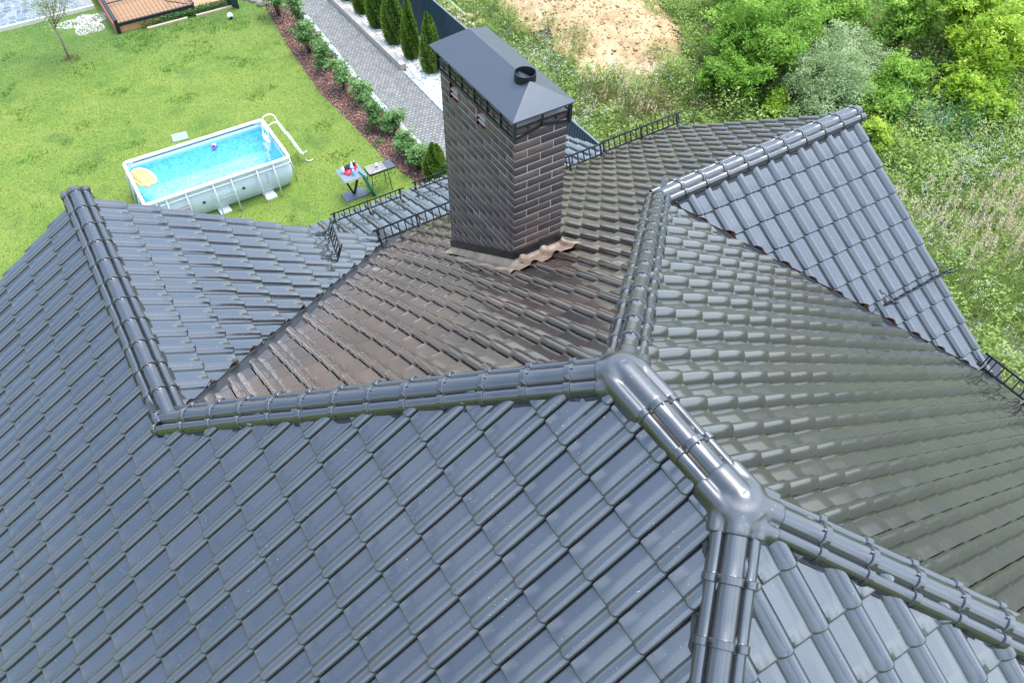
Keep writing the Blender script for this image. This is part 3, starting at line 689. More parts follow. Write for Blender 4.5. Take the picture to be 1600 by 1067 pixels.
def leafcloud(name, cen, size, mt, tone, parent=None, up=.35, aspect=.5, seed=0, dirs=None):
    """each leaf = folded rhombus of two triangles joined as one quad"""
    r = np.random.default_rng(seed); m = len(cen)
    a = r.normal(0, 1, (m, 3)) if dirs is None else dirs+r.normal(0, .35, (m, 3)); a[:, 2] *= .6; a /= np.linalg.norm(a, axis=1)[:, None]
    nrm = r.normal(0, 1, (m, 3)); nrm[:, 2] = np.abs(nrm[:, 2])+up*3; b_ = np.cross(a, nrm); b_ /= np.linalg.norm(b_, axis=1)[:, None]
    s = (size*r.uniform(.6, 1.3, m))[:, None] if np.ndim(size) == 0 else size[:, None]
    fold = np.cross(b_, a)*s*.12
    V = np.stack([cen-a*s*.5, cen+b_*s*aspect*.5-fold, cen+a*s*.5, cen-b_*s*aspect*.5-fold], 1)
    F = np.arange(m*4).reshape(m, 4)
    return arr_mesh(name, V.reshape(-1, 3), F, mt, parent, {'tone': np.repeat(tone, 4)})
grassm = leaf_mat('grass_blade', [(0, (.065,.145,.018)), (.4, (.13,.21,.028)), (.8, (.21,.275,.048)), (1, (.32,.33,.10))], .6, .4)
# lawn blades
r = np.random.default_rng(5); m_ = 150000
px = r.uniform(-7.5, 5.2, m_); py = r.uniform(11.5, 29.6, m_)
edge = np.interp(py, [14, 16, 17.8, 20.3, 23.2, 26.5, 30], [5.25, 5.0, 4.95, 4.78, 4.95, 5.3, 5.3])
keep = (px < edge-.03) & ~((px > -1.5) & (px < 2.4) & (py > 16.25) & (py < 18.5)) & ~((px > .2) & (px < 4.6) & (py > 27.25)) & ~((px < .2) & (py > 29.5)) & ~((np.abs(px-.33) < .27) & (np.abs(py-20.27) < .24))
px, py = px[keep], py[keep]
cl = np.sin(px*1.9+np.sin(py*1.3)*2)*np.sin(py*1.6+np.cos(px*1.1)*2); tuft = cl > .93
hts = np.where(tuft, r.uniform(.06, .13, len(px)), r.uniform(.025, .05, len(px)))
tone = np.clip(np.where(tuft, r.normal(.18, .1, len(px)), r.normal(.55, .2, len(px))), 0, 1)
stuff(blades('lawn_grass', np.stack([px, py, np.full(len(px), G)], 1), hts, .014, .035, grassm, tone, segs=1, seed=6), 'short mown grass of the back garden lawn', 'grass')
# darker long tufts in the lawn near the pergola and scattered clumps
r = np.random.default_rng(9); cpt = []
for (x, y, rad, k) in [(1.7, 26.7, .7, 900), (2.9, 26.5, .6, 900), (.6, 26.6, .6, 700), (4.0, 25.9, .5, 500), (.9, 25.9, .5, 500), (1.3, 24.2, .35, 300), (2.2, 24.6, .4, 300), (-.6, 23.7, .3, 240), (1.0, 22.2, .3, 260), (3.4, 23.2, .3, 220),
                       (-2.4, 20.2, .35, 320), (-.9, 20.6, .3, 180), (-2.0, 22.4, .25, 160), (3.9, 17.0, .35, 300), (4.1, 18.6, .3, 220), (4.4, 15.4, .4, 300), (2.6, 14.2, .4, 300), (-1.2, 25.6, .4, 260), (-3.3, 24.1, .3, 200), (-3.6, 21.5, .3, 160), (1.9, 13.8, .3, 220), (3.0, 21.2, .3, 200), (2.5, 25.3, .35, 260)]:
    rad *= 1.15; k = int(k*.6); a_ = r.uniform(0, 6.28, k); q_ = rad*np.sqrt(r.uniform(0, 1, k))*np.abs(1+.3*np.sin(a_*3)); cpt.append(np.stack([x+q_*np.cos(a_)*1.3, y+q_*np.sin(a_)*.8, np.full(k, G)], 1))
cpt = np.concatenate(cpt)
tuftm = leaf_mat('tuft_blade', [(0, (.06,.17,.025)), (1, (.14,.30,.05))], .6, .45)
stuff(blades('long_grass_tufts', cpt, r.uniform(.04, .09, len(cpt)),   .022, .06, tuftm, np.clip(r.normal(.6, .2, len(cpt)), 0, 1), seed=10), 'darker longer tufts scattered over the lawn', 'grass')
# ---- mulch bed, path, gravel strip
ml = mat('mulch_base', (.10,.055,.04), .95); n = NT(ml); n.l(n.ramp(n.noise(14, 5, .7), [(.3, (.05,.03,.022)), (.6, (.15,.085,.065))]), n.b.inputs['Base Color']); n.bump(n.noise(25, 4), .8, .03)
be = [(14.0, 5.2), (14.7, 5.3), (16, 5.0), (17.8, 4.95), (20.3, 4.78), (23.2, 4.95), (26.5, 5.3)]
pe = [(14.0, 6.45), (15.2, 6.3), (16.7, 6.06), (20.4, 6.04), (25.7, 6.26), (26.5, 6.3)]
vs = [(x, y, G+.008) for y, x in be]+[(x, y, G+.008) for y, x in pe[::-1]]
structure(pyobj('mulch_bed', vs[::-1], [tuple(range(len(vs)))], ml))
r = np.random.default_rng(12); k = 15000; yy = r.uniform(14.2, 26.5, k); lx = np.interp(yy, [q[0] for q in be], [q[1] for q in be]); rx = np.interp(yy, [q[0] for q in pe], [q[1] for q in pe])
xx = lx+(rx-lx)*r.uniform(.0, 1, k)+r.normal(0, .03, k)
chip = leaf_mat('bark_chip', [(0, (.07,.03,.022)), (.45, (.20,.09,.065)), (.8, (.34,.19,.145)), (1, (.50,.36,.30))], .8, 0)
stuff(leafcloud('bark_mulch', np.stack([xx, yy, G+.02+r.uniform(0, .03, k)], 1), .065, chip, r.uniform(0, 1, k), aspect=.45, up=.6, seed=13), 'reddish bark mulch along the garden bed', 'mulch')
# path
pm = mat('grey_pavers', (.22,.23,.24), .8); n = NT(pm); o = n.obj()
mp_ = n.n('ShaderNodeMapping', {'Vector': o, 'Rotation': (0, 0, R_(8))})
br = n.n('ShaderNodeTexBrick', {'Vector': mp_.outputs[0], 'Color1': (.17,.17,.16,1), 'Color2': (.26,.255,.24,1), 'Mortar': (.08,.078,.07,1), 'Scale': 1.0, 'Mortar Size': .012, 'Brick Width': .12, 'Row Height': .12, 'Bias': 0})
vr = n.ramp(n.noise(7, 5, .7, o), [(.3, (.7,)*3), (.7, (1.2,)*3)])
st_ = n.ramp(n.noise(1.3, 4, .6, o), [(.56, (0,)*3), (.68, (.5,)*3)])
c = n.mix(1.0, br.outputs['Color'], vr, 'MULTIPLY'); c = n.mix(st_, c, (.20,.185,.155))
n.l(c, n.b.inputs['Base Color']); n.bump(br.outputs['Fac'], -.6, .01)
structure(pyobj('path', [(6.3, 13.6, G+.012), (7.7, 13.6, G+.012), (7.62, 20.2, G+.012), (7.45, 27, G+.012), (7.4, 60, G+.012), (6.4, 60, G+.012), (6.3, 26, G+.012), (6.1, 20.4, G+.012), (6.1, 16.7, G+.012)], [tuple(range(9))], pm))
kerbm = mat('kerb_granite', (.42,.43,.44), .75); n = NT(kerbm); n.l(n.ramp(n.noise(5, 5, .7), [(.3, (.27,.29,.30)), (.7, (.50,.51,.51))]), n.b.inputs['Base Color'])
def kerb(pts, wd, ht, name, lab, m_=kerbm, seg=1.0, gapm=.012):
    e_ = empty(name, (pts[0][0], pts[0][1], G), lab, 'kerb')
    q = MB()
    for p, q2 in zip(pts[:-1], pts[1:]):
        p = Vector((*p, 0)); q2 = Vector((*q2, 0)); L_ = (q2-p).length; nn = max(1, round(L_/seg)); dv = (q2-p)/nn
        for i in range(nn):
            a_ = p+dv*i+dv.normalized()*gapm/2; c_ = p+dv*(i+1)-dv.normalized()*gapm/2
            q.bar((a_.x, a_.y, G+ht/2-.02), (c_.x, c_.y, G+ht/2-.02+random.gauss(0, .002)), wd, ht)
    o = q.build(name+'_stones', m_, e_, bevel=.006); o.matrix_parent_inverse = Matrix.Translation((-pts[0][0], -pts[0][1], -G)); return e_
kerb([(6.42, 14.4), (6.2, 15.6), (6.10, 16.8), (6.08, 20.4), (6.28, 26), (6.3, 30)], .17, .09, 'path_kerb', 'pale granite kerb between the mulch bed and the grey path', seg=.5)
kerb([(7.60, 14), (7.60, 20.0)], .15, .07, 'path_kerb', 'dark and pale granite kerb on the gravel side, nearer the house', seg=.5)
conc = mat('concrete_beam', (.42,.38,.33), .85); n = NT(conc); n.l(n.ramp(n.noise(6, 5, .7), [(.3, (.30,.26,.22)), (.7, (.52,.47,.41))]), n.b.inputs['Base Color'])
kerb([(7.62, 20.15), (7.50, 27.5), (7.5, 32)], .2, .22, 'retaining_beam', 'pale beam edging the white stones beside the path', conc, seg=2.4)
gb = mat('gravel_base', (.50,.47,.45), .95)
structure(pyobj('gravel_strip', [(7.7, 13.6, G+.016), (9.0, 13.6, G+.016), (9.0, 40, G+.016), (7.6, 40, G+.016)], [(0, 1, 2, 3)], gb))
# white stones
r = np.random.default_rng(21)
ico = [(0,0,1),(0,0,-1)]+[(math.cos(a_)*.9, math.sin(a_)*.9, z) for z, o_ in ((.4, 0), (-.4, .5)) for a_ in [(i+o_)*2*math.pi/5 for i in range(5)]]
icof = [(0,2+i,2+(i+1) % 5) for i in range(5)]+[(1,7+(i+1) % 5,7+i) for i in range(5)]+[(2+i,7+i,2+(i+1) % 5) for i in range(5)]+[(2+(i+1) % 5,7+i,7+(i+1) % 5) for i in range(5)]
icov = np.array(ico); icof = np.array(icof)
def stones(name, x, y, z, s, mt, tone, parent=None, seed=0):
    r = np.random.default_rng(seed); m = len(x)
    sc_ = s[:, None]*r.uniform(.6, 1.25, (m, 3)); sc_[:, 2] *= .65; a_ = r.uniform(0, 6.28, m)
    v = icov[None]*sc_[:, None]*(1+r.normal(0, .13, (m, 12, 1)))
    ca, sa = np.cos(a_)[:, None], np.sin(a_)[:, None]
    V = np.stack([v[..., 0]*ca-v[..., 1]*sa+x[:, None], v[..., 0]*sa+v[..., 1]*ca+y[:, None], v[..., 2]+z[:, None]], -1)
    F = (icof[None]+np.arange(m)[:, None, None]*12).reshape(-1, 3)
    return arr_mesh(name, V.reshape(-1, 3), F, mt, parent, {'tone': np.repeat(tone, 12)})
whs = leaf_mat('white_stone', [(0, (.42,.38,.35)), (.3, (.66,.62,.60)), (1, (.86,.84,.83))], .8, 0)
k = 7500; yy = r.uniform(15, 28, k); xx = r.uniform(7.75, 8.92, k)
stuff(stones('white_gravel', xx, yy, np.full(k, G+.03), r.uniform(.025, .068, k), whs, r.uniform(0, 1, k), seed=22), 'white stones spread under the row of conifers', 'gravel')
stuff(stones('soil_clods', CLOD[0], CLOD[1], G+hgt(CLOD[0], CLOD[1])+.03, CLOD[2], sm, np.zeros(len(CLOD[0])), seed=23), 'loose clods lying over the sand heap', 'soil')
# ---- fence of ribbed dark sheet
fm = mat('dark_ribbed_sheet', (.020,.055,.078), .42, .1)
fe = empty('sheet_fence', (9.02, 20, G), 'dark blue grey ribbed metal fence behind the conifers', 'fence')
y = 10.0; V = []; 
while y < 34: 
    for dy_, dx_ in ((0, 0), (.05, 0), (.065, .018), (.10, .018), (.115, 0)): V.append((dx_, y+dy_-20))
    y += .115+.0
V2 = [(x, y, .03) for x, y in V]+[(x, y, 1.8) for x, y in V]; k = len(V)
fo = pyobj('corrugated_panel', V2, [(i, i+1, k+i+1, k+i) for i in range(k-1)], fm, fe)
q = MB(); q.bar((.01, -10, 1.81), (.01, 14, 1.81), .04, .025); q.build('top_rail', mat('rail_metal', (.16,.19,.21), .4, .3), fe)
for i in range(11):
    q = MB(); q.box((.055, -9.8+i*2.35, .9), (.05, .05, 1.8)); q.build('fence_post', fm, fe)
# blue pole, white pipe, rubble behind the fence
q = MB(); q.tube([(8.80, 18.45, G-.05), (8.80, 18.45, G+1.72)], .03, 10); tag(q.build('marker_pole', mat('blue_plastic', (.01,.08,.42), .4)), 'blue pole standing against the dark fence just beyond the chimney cap', 'pole')
q = MB(); q.tube([(11.0, 25.0, G+.13), (10.95, 22.0, G+.14)], .075, 12); tag(q.build('white_pipe', mat('white_pvc', (.75,.76,.76), .4)), 'long white pipe lying behind the fence', 'pipe')
r = np.random.default_rng(31); k = 420; xx = r.uniform(10.1, 10.85, k); yy = r.uniform(21.0, 25.5, k)
rub = leaf_mat('rubble', [(0, (.16,.11,.08)), (.5, (.42,.30,.22)), (1, (.72,.66,.62))], .9, 0)
stuff(stones('rubble', xx, yy, G+.06+r.uniform(0, .16, k), r.uniform(.04, .12, k), rub, r.uniform(0, 1, k), seed=32), 'rubble and broken stones behind the fence', 'rubble')
yst = mat('sandstone', (.55,.36,.18), .9)
for i, (x, y) in enumerate([(11.0, 21.75), (11.15, 21.25)]):
    o = stones('boulder', np.array([0.]), np.array([0.]), np.array([0.08]), np.array([.17]), yst, np.array([.5]), seed=40+i); o.location = (x, y, G+hgt(x, y)); tag(o, ['upper of two orange stones beside the white pipe end', 'lower of two orange stones beside the white pipe end'][i], 'stone', 'orange stones')
# ---- conifers
thm = leaf_mat('thuja_spray', [(0, (.03,.08,.01)), (.45, (.085,.175,.02)), (.8, (.17,.29,.035)), (1, (.28,.40,.06))], .7, .25)
bark = mat('bark', (.10,.07,.045), .9); NT(bark).bump(NT(bark).noise(30, 4), .6, .01)
def conifer_mesh(h, rad, seed, twin=False, k=9000):
    r = np.random.default_rng(seed); u = r.uniform(0, 1, k)**1.25; a_ = r.uniform(0, 2*np.pi, k)
    prof = np.interp(u, [0, .06, .2, .45, .75, .93, 1], [.55, .85, 1, .88, .52, .18, .02])
    rr_ = rad*prof*(.72+.3*r.uniform(0, 1, k)**.5)*(1+.10*np.sin(a_*4+u*9)+.06*np.sin(a_*9+u*23))
    c = np.stack([rr_*np.cos(a_), rr_*np.sin(a_), .04+u*h], 1)
    if twin: sel = r.uniform(0, 1, k) < .4; c[sel, 0] += .13; c[sel, 2] *= .93; 
    dirs = np.stack([np.cos(a_)*.6, np.sin(a_)*.6, np.full(k, 1.3)], 1)
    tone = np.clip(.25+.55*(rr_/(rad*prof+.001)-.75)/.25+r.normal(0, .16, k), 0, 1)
    return c, dirs, tone
def conifer(x, y, h, rad, seed, lab, grp='conifers along the fence', twin=False):
    e_ = empty('conifer', (x, y, G), lab, 'conifer', grp)
    c, dr, tn = conifer_mesh(h, rad, seed, twin)
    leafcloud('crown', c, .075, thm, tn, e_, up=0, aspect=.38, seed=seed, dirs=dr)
    q = MB(); q.tube([(0, 0, -.03), (0, 0, h*.5), (0, 0, h*.95)], [.035, .025, .008], 7); q.lathe((0, 0, 0), [(rad*.3, .06), (rad*.66, h*.2), (rad*.5, h*.5), (rad*.28, h*.78), (.02, h*.95)], 8, 1)
    q.build('trunk', [bark, mat('inner_foliage', (.015,.035,.008), 1)], e_)
    return e_
for i, (x, y, h, rd, tw, lab) in enumerate([
    (8.28, 19.55, 2.0, .30, True, 'two tipped conifer nearest the chimney cap in the row'),
    (8.15, 20.62, 2.15, .28, False, 'slim pointed conifer second from the chimney cap in the row'),
    (8.12, 21.80, 2.3, .36, False, 'wide conifer third from the chimney cap in the row'),
    (8.10, 23.05, 2.3, .34, False, 'conifer fourth from the chimney cap in the row'),
    (8.08, 24.25, 2.2, .33, False, 'conifer second from the far end of the visible row'),
    (8.06, 25.4, 2.2, .33, False, 'conifer at the far end of the visible row, cut by the top edge')]):
    conifer(x, y, h, rd, 60+i, lab, twin=tw)
conifer(5.78, 14.62, 1.15, .3, 70, 'small conifer at the house end of the mulch bed', None, True)
# ---- shrubs of the mulch bed
shm = leaf_mat('shrub_leaf', [(0, (.045,.11,.03)), (.4, (.11,.22,.06)), (.8, (.21,.36,.11)), (1, (.36,.48,.22))], .55, .35)
def shrub(name, x, y, h, rad, k, leaf, mt, seed, lab, cat, grp=None, tonemu=.5, stems=8, z=0, aspect=.5, clump=16, flat=1.0, up=.35, bias=.0):
    r = np.random.default_rng(seed); e_ = empty(name, (x, y, G+float(z)), lab, cat, grp)
    q = MB(); cs = []; ct = []
    for s in range(stems):
        a_ = r.uniform(0, 6.28); sp = rad*r.uniform(.15, .95); hh = h*r.uniform(.5, 1.08)*(1-.3*(sp/rad)**2)
        p0 = (0.03*math.cos(a_), .03*math.sin(a_), -.02); p2 = (sp*math.cos(a_), sp*math.sin(a_), hh); p1 = (sp*.35*math.cos(a_), sp*.35*math.sin(a_), hh*.55)
        q.tube([p0, p1, p2], [.006+.008*h, .005+.005*h, .003], 5)
        for t_ in range(clump):
            u = r.uniform(.25, 1.03); px_ = np.array(p1)*(1-u)+np.array(p2)*u
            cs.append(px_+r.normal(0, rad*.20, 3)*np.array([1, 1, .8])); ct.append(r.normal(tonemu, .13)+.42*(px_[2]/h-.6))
    cs = np.array(cs); ct = np.array(ct); ci = r.integers(0, len(cs), k)
    cen = cs[ci]+r.normal(0, 1, (k, 3))*np.array([.085, .085, .06])*(.3+.7*rad)*flat
    cen[:, 2] = np.maximum(cen[:, 2], .02)
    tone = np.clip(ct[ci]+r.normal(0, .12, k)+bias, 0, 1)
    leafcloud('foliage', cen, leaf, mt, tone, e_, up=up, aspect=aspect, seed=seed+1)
    q.build('stem', bark, e_); return e_
G_ = 'young shrubs in the mulch bed'
for i, (x, y, h, rd, lab, tmu) in enumerate([
    (5.62, 25.6, 1.3, .42, 'tall loose shrub at the far end of the mulch bed by the steps', .6), (5.85, 24.2, 1.2, .38, 'tall shrub second from the far end of the mulch bed', .6),
    (5.55, 22.7, 1.1, .42, 'dense green shrub third from the far end of the mulch bed', .5), (5.65, 21.5, .8, .42, 'low round bright shrub fourth from the far end of the bed', .5),
    (5.62, 20.1, .85, .36, 'thin shrub at the middle of the mulch bed', .6), (5.72, 19.2, .8, .36, 'yellow green leafy shrub just past the middle of the bed', .72),
    (5.62, 17.8, .85, .40, 'dark leafy shrub fourth from the small conifer', .42), (5.95, 17.2, .7, .38, 'spreading pale shrub third from the small conifer', .62),
    (5.70, 15.95, .75, .38, 'loose shrub second from the small conifer', .6), (5.72, 15.2, .8, .34, 'shrub touching the small conifer by the house', .55)]):
    shrub('shrub', x-.14, y, h*1.1, rd*1.1, 1900, .085, shm, 80+i, lab, 'shrub', G_, tonemu=tmu)
shrub('shrub', 5.15, 16.9, .15, .18, 160, .05, shm, 95, 'tiny weed like seedling in the mulch near the lawn edge', 'shrub', G_, stems=3)
# ---- young tree on the lawn
def lawn_tree(x, y, lab, seed, k=1900, h=2.9):
    r = np.random.default_rng(seed); e_ = empty('young_tree', (x, y, G), lab, 'tree'); q = MB(); tips = []
    q.tube([(0, 0, -.03), (.02, .03, .6), (-.03, .08, 1.15)], [.04, .032, .028], 8)
    for s in range(11):
        a_ = r.uniform(0, 6.28); sp = r.uniform(.3, .95); hh = r.uniform(1.7, h)
        p0 = Vector((-.03, .08, r.uniform(.95, 1.2))); p2 = Vector((sp*math.cos(a_), sp*math.sin(a_), hh)); p1 = p0.lerp(p2, .5)+Vector((0, 0, -.12))
        q.tube([p0, p1, p2], [.018, .011, .004], 5)
        for t_ in range(7):
            u = r.uniform(.3, 1); b0 = p1.lerp(p2, u); b1 = b0+Vector(r.normal(0, .26, 3)); q.tube([b0, b1], [.006, .003], 4, cap=False); tips += [b1, b0.lerp(b1, .6)]
    tips = np.array([list(t_) for t_ in tips]); ci = r.integers(0, len(tips), k); cen = tips[ci]+r.normal(0, .07, (k, 3))
    q.build('trunk', mat('young_bark', (.23,.17,.13), .85), e_)
    leafcloud('crown', cen, .075, leaf_mat('young_leaf', [(0, (.14,.20,.07)), (.6, (.27,.33,.13)), (1, (.52,.54,.28))], .6, .4), np.clip(r.normal(.5, .25, k), 0, 1), e_, seed=seed)
lawn_tree(-1.46, 26.49, 'bare young tree with a thin crown on the lawn before the stone terrace', 101)
lawn_tree(-3.95, 26.4, 'second young tree at the left edge of the photo', 102, 700)
# soil ring with dry stalks at the tree foot
r = np.random.default_rng(104); k = 140; 
stuff(blades('dry_stalks', np.stack([-1.46+r.normal(0, .16, k), 26.49+r.normal(0, .1, k), np.full(k, G)], 1), r.uniform(.05, .18, k), .012, .08, chip, r.uniform(0, .9, k), seed=3), 'dry stalks around the young tree foot', 'dry grass')
# ---- stone terrace
tm = mat('terrace_stone', (.25,.3,.34), .8); n = NT(tm); o = n.obj()
vo = n.n('ShaderNodeTexVoronoi', {'Vector': o, 'Scale': 3.4, 'Randomness': .85}, feature='F1', distance='CHEBYCHEV')
ve = n.n('ShaderNodeTexVoronoi', {'Vector': o, 'Scale': 3.4, 'Randomness': .85}, feature='DISTANCE_TO_EDGE')
cs_r = n.ramp(n.n('ShaderNodeSeparateColor', {'Color': n.n('ShaderNodeTexVoronoi', {'Vector': o, 'Scale': 3.4, 'Randomness': .85}).outputs['Color']}).outputs[0], [(0, (.06,.085,.11)), (.5, (.13,.17,.20)), (.85, (.20,.24,.25)), (1, (.26,.20,.15))])
ed = n.ramp(ve.outputs['Distance'], [(.03, (1,)*3), (.07, (0,)*3)])
c = n.mix(ed, n.mix(n.ramp(n.noise(12, 4), [(.35, (0,)*3), (.75, (.5,)*3)]), cs_r, (.24,.27,.26)), (.27,.28,.25)); n.l(c, n.b.inputs['Base Color'])
q = MB(); q.box((-6.95, 33.7, G+.05), (14.1, 8.2, .14)); structure(q.build('terrace', tm))
q = MB(); q.box((-6.95, 29.55, G+.06), (14.1, .08, .17)); tag(q.build('terrace_edge', mat('pale_edging', (.60,.57,.47), .8)), 'pale edging strip along the front of the stone terrace', 'edging')
r = np.random.default_rng(110); k = 1500; a_ = r.uniform(0, 6.28, k); rd = np.sqrt(r.uniform(0, 1, k))*(1+.25*np.sin(a_*3)+.2*np.sin(a_*5))
stuff(stones('white_chippings', -.42+rd*np.cos(a_)*.72, 28.6+rd*np.sin(a_)*.72, np.full(k, G+.01), r.uniform(.01, .03, k), whs, r.uniform(0, .4, k), seed=111), 'patch of white chippings on the grass between tree and pergola', 'gravel')
# ---- pergola with wooden floor and black bars
wood = mat('warm_decking', (.40,.21,.10), .6); n = NT(wood); o = n.obj()
wv = n.n('ShaderNodeTexBrick', {'Vector': o, 'Color1': (.38,.19,.085,1), 'Color2': (.50,.28,.13,1), 'Mortar': (.15,.07,.03,1), 'Scale': 1, 'Mortar Size': .004, 'Brick Width': 30, 'Row Height': .14})
n.l(n.mix(n.ramp(n.noise(3, 5, .6, n.n('ShaderNodeMapping', {'Vector': o, 'Scale': (1, 12, 1)}).outputs[0]), [(.3, (.0,)*3), (.7, (.5,)*3)]), wv.outputs['Color'], (.30,.15,.07)), n.b.inputs['Base Color'])
pg = empty('garden_pergola', (2.3, 29.0, G), 'wooden garden platform under a black metal bar frame at the top edge', 'pergola')
q = MB(); q.box((0, 0, .12), (3.9, 3.3, .24)); q.build('deck', wood, pg)
q = MB(); q.box((-1.99, 0, .20), (.04, 3.4, .40)); q.build('side_board', mat('reddish_board', (.34,.14,.09), .7), pg)
q = MB()
for (a_, c_) in [((-1.9, -1.7, .42), (-1.9, 1.7, .42)), ((-1.9, -1.68, .30), (.75, -1.68, .30)), ((-1.9, 1.68, .42), (2.0, 1.68, .42)), ((2.0, -1.7, .42), (2.0, 1.7, .42))]: q.bar(a_, c_, .11 if a_[0] == c_[0] else .07, .1)
for x, y in ((-1.9, -1.68), (-1.9, 1.68), (2.0, 1.68), (2.0, -1.68)): q.box((x, y, .2), (.1, .1, .42))
q.bar((-1.9, -.1, .36), (.0, -.1, .36), .03); q.bar((-.05, -1.0, .39), (.55, -1.65, .39), .025); q.bar((.75, -1.68, .36), (.75, 1.6, .36), .05)
q.bar((.55, -.75, .385), (1.0, -.75, .385), .02)
q.build('bar_frame', blackm, pg)
q = MB()
for i in range(19): q.bar((-1.75+i*.135, -1.66, .36), (-1.75+i*.135, 1.66, .36), .016, .02)
q.build('grille', blackm, pg)
q = MB(); q.add([(1.9, -1.75, .0), (2.15, -2.15, .0), (2.15, -2.15, .75), (1.9, -1.75, .95)], [(0, 1, 2, 3)]); q.add([(1.9+.02, -1.75, .0), (2.15+.02, -2.15, .0), (2.15+.02, -2.15, .75), (1.9+.02, -1.75, .95)], [(3, 2, 1, 0)])
q.build('side_panel', mat('dark_green_panel', (.015,.03,.03), .5), pg)
for i, x in enumerate((3.02, 3.17)):
    q = MB(); q.lathe((0, 0, 0), [(.035, 0), (.05, .02), (.055, .10), (.05, .10), (.03, .03)], 14); o = q.build('white_cup', mat('white_ceramic', (.8,.8,.8), .3)); o.location = (x, 28.22+i*.04, G+.245)
    tag(o, ['left white cup standing on the wooden platform', 'right white cup standing on the wooden platform'][i], 'cup', 'white cups')
for (x0, x1, lab) in [(1.28, 2.68, 'left timber edging board in the grass before the platform'), (2.98, 4.28, 'right timber edging board in the grass before the platform')]:
    q = MB(); q.box(((x1-x0)/2, 0, .03), (x1-x0, .1, .10)); o = q.build('timber_edging', mat('weathered_timber', (.42,.34,.23), .9), bevel=.006); o.location = (x0, 27.07, G); tag(o, lab, 'timber', 'timber edging boards')
# weeds growing in front of the platform
r = np.random.default_rng(115); k = 2600; xx = np.clip(r.normal(2.9, .8, k), 1.2, 4.2)
stuff(leafcloud('leafy_weeds', np.stack([xx, 27.28+r.uniform(-.15, .12, k), G+r.uniform(.02, .26, k)], 1), .075, shm, np.clip(r.normal(.3, .15, k), 0, 1), seed=116), 'leafy weeds between timber edging and platform', 'weeds')
# ball-like garden lamp
ba = empty('garden_lamp', (3.97, 26.35, G), 'small round white and black lamp lying on the lawn corner', 'lamp')
q = MB(); q.lathe((0, 0, .10), [(.02, -.1), (.08, -.07), (.105, 0), (.08, .07), (.02, .1)], 18); q.build('globe', mat('white_globe', (.8,.8,.78), .35), ba)
q = MB(); q.lathe((.0, -.075, .06), [(.01, -.06), (.05, -.045), (.062, 0), (.05, .045), (.01, .06)], 14); q.build('black_lens', mat('black_lens', (.01,.01,.012), .2), ba)
# stepping stones and post at the top of the bed
r = np.random.default_rng(120); k = 26
for i, (x, y, s) in enumerate([(5.15, 27.1, .28), (5.5, 27.2, .3), (5.3, 26.75, .3), (5.6, 26.75, .27), (5.0, 27.5, .3), (5.75, 26.45, .2)]):
    o = stones('flat_stone', np.array([0.]), np.array([0.]), np.array([.05]), np.array([s]), leaf_mat('flat_stone_m%d' % i, [(0, (.34,.27,.21)), (1, (.5,.44,.38))], .9, 0), np.array([r.uniform(0, 1)]), seed=130+i); o.location = (x, y, G)
    tag(o, 'flat tan stone in the cluster of stones at the far end of the mulch bed', 'stone', 'flat stones at the bed end')
q = MB(); q.tube([(0, 0, 0), (0, 0, .75)], .055, 12); q.lathe((0, 0, .75), [(.06, 0), (.075, .02), (.075, .10), (.02, .14)], 14); o = q.build('bollard_lamp', mat('grey_metal', (.38,.42,.45), .4, .3)); o.location = (5.82, 26.6, G); tag(o, 'grey bollard lamp beside the stones at the bed end', 'lamp')
# ================================================================== swimming pool
PX0, PX1, PY0, PY1 = -1.46, 2.38, 16.36, 18.40; RIM = .97
pool = empty('swimming_pool', ((PX0+PX1)/2, (PY0+PY1)/2, G), 'rectangular above ground frame pool with white rim and pale grey sides', 'swimming pool')
hx, hy = (PX1-PX0)/2, (PY1-PY0)/2
def rrect(hx, hy, r, n_=7, z=0):
    out = []
    for cx, cy, a0 in ((hx-r, hy-r, 0), (-hx+r, hy-r, 90), (-hx+r, -hy+r, 180), (hx-r, -hy+r, 270)):
        for i in range(n_): a_ = R_(a0+90*i/(n_-1)); out.append((cx+r*math.cos(a_), cy+r*math.sin(a_), z))
    return out
pvc = mat('pale_grey_pvc', (.50,.56,.60), .5); n = NT(pvc); n.bump(n.noise(4, 3), .15, .02)
rings = [(-.10, .02, .10), (.0, .15, .14), (.06, .35, .16), (.07, .55, .16), (.03, .75, .14), (-.03, .90, .12), (-.03, .95, .12)]
q = MB(); n_ = len(rrect(1, 1, .1)); vs = []
for off_, z, rr_ in rings: vs += rrect(hx+off_-.03, hy+off_-.03, rr_+.05, z=z)
q.add(vs, [(i*n_+j, i*n_+(j+1) % n_, (i+1)*n_+(j+1) % n_, (i+1)*n_+j) for i in range(len(rings)-1) for j in range(n_)], 0, True)
q.build('outer_wall', pvc, pool)
liner = mat('blue_mosaic_liner', (.1,.5,.8), .5); n = NT(liner); o = n.obj()
vo = n.n('ShaderNodeTexVoronoi', {'Vector': o, 'Scale': 17}); rc = n.n('ShaderNodeSeparateColor', {'Color': vo.outputs['Color']})
n.l(n.ramp(rc.outputs[0], [(0, (.22,.64,.88)), (.35, (.33,.76,.93)), (.75, (.44,.83,.95)), (1, (.56,.88,.96))]), n.b.inputs['Base Color'])
whl = mat('white_liner', (.78,.82,.84), .5)
q = MB(); vs = rrect(hx-.06, hy-.06, .1, z=.93)+rrect(hx-.06, hy-.06, .1, z=.74)+rrect(hx-.02, hy-.02, .12, z=.45)+rrect(hx-.17, hy-.17, .1, z=.13)
q.add(vs, [(j, n_+j, n_+(j+1) % n_, (j+1) % n_) for j in range(n_)], 1, True)
q.add(vs, [(k_*n_+j, (k_+1)*n_+j, (k_+1)*n_+(j+1) % n_, k_*n_+(j+1) % n_) for k_ in (1, 2) for j in range(n_)], 0, True)
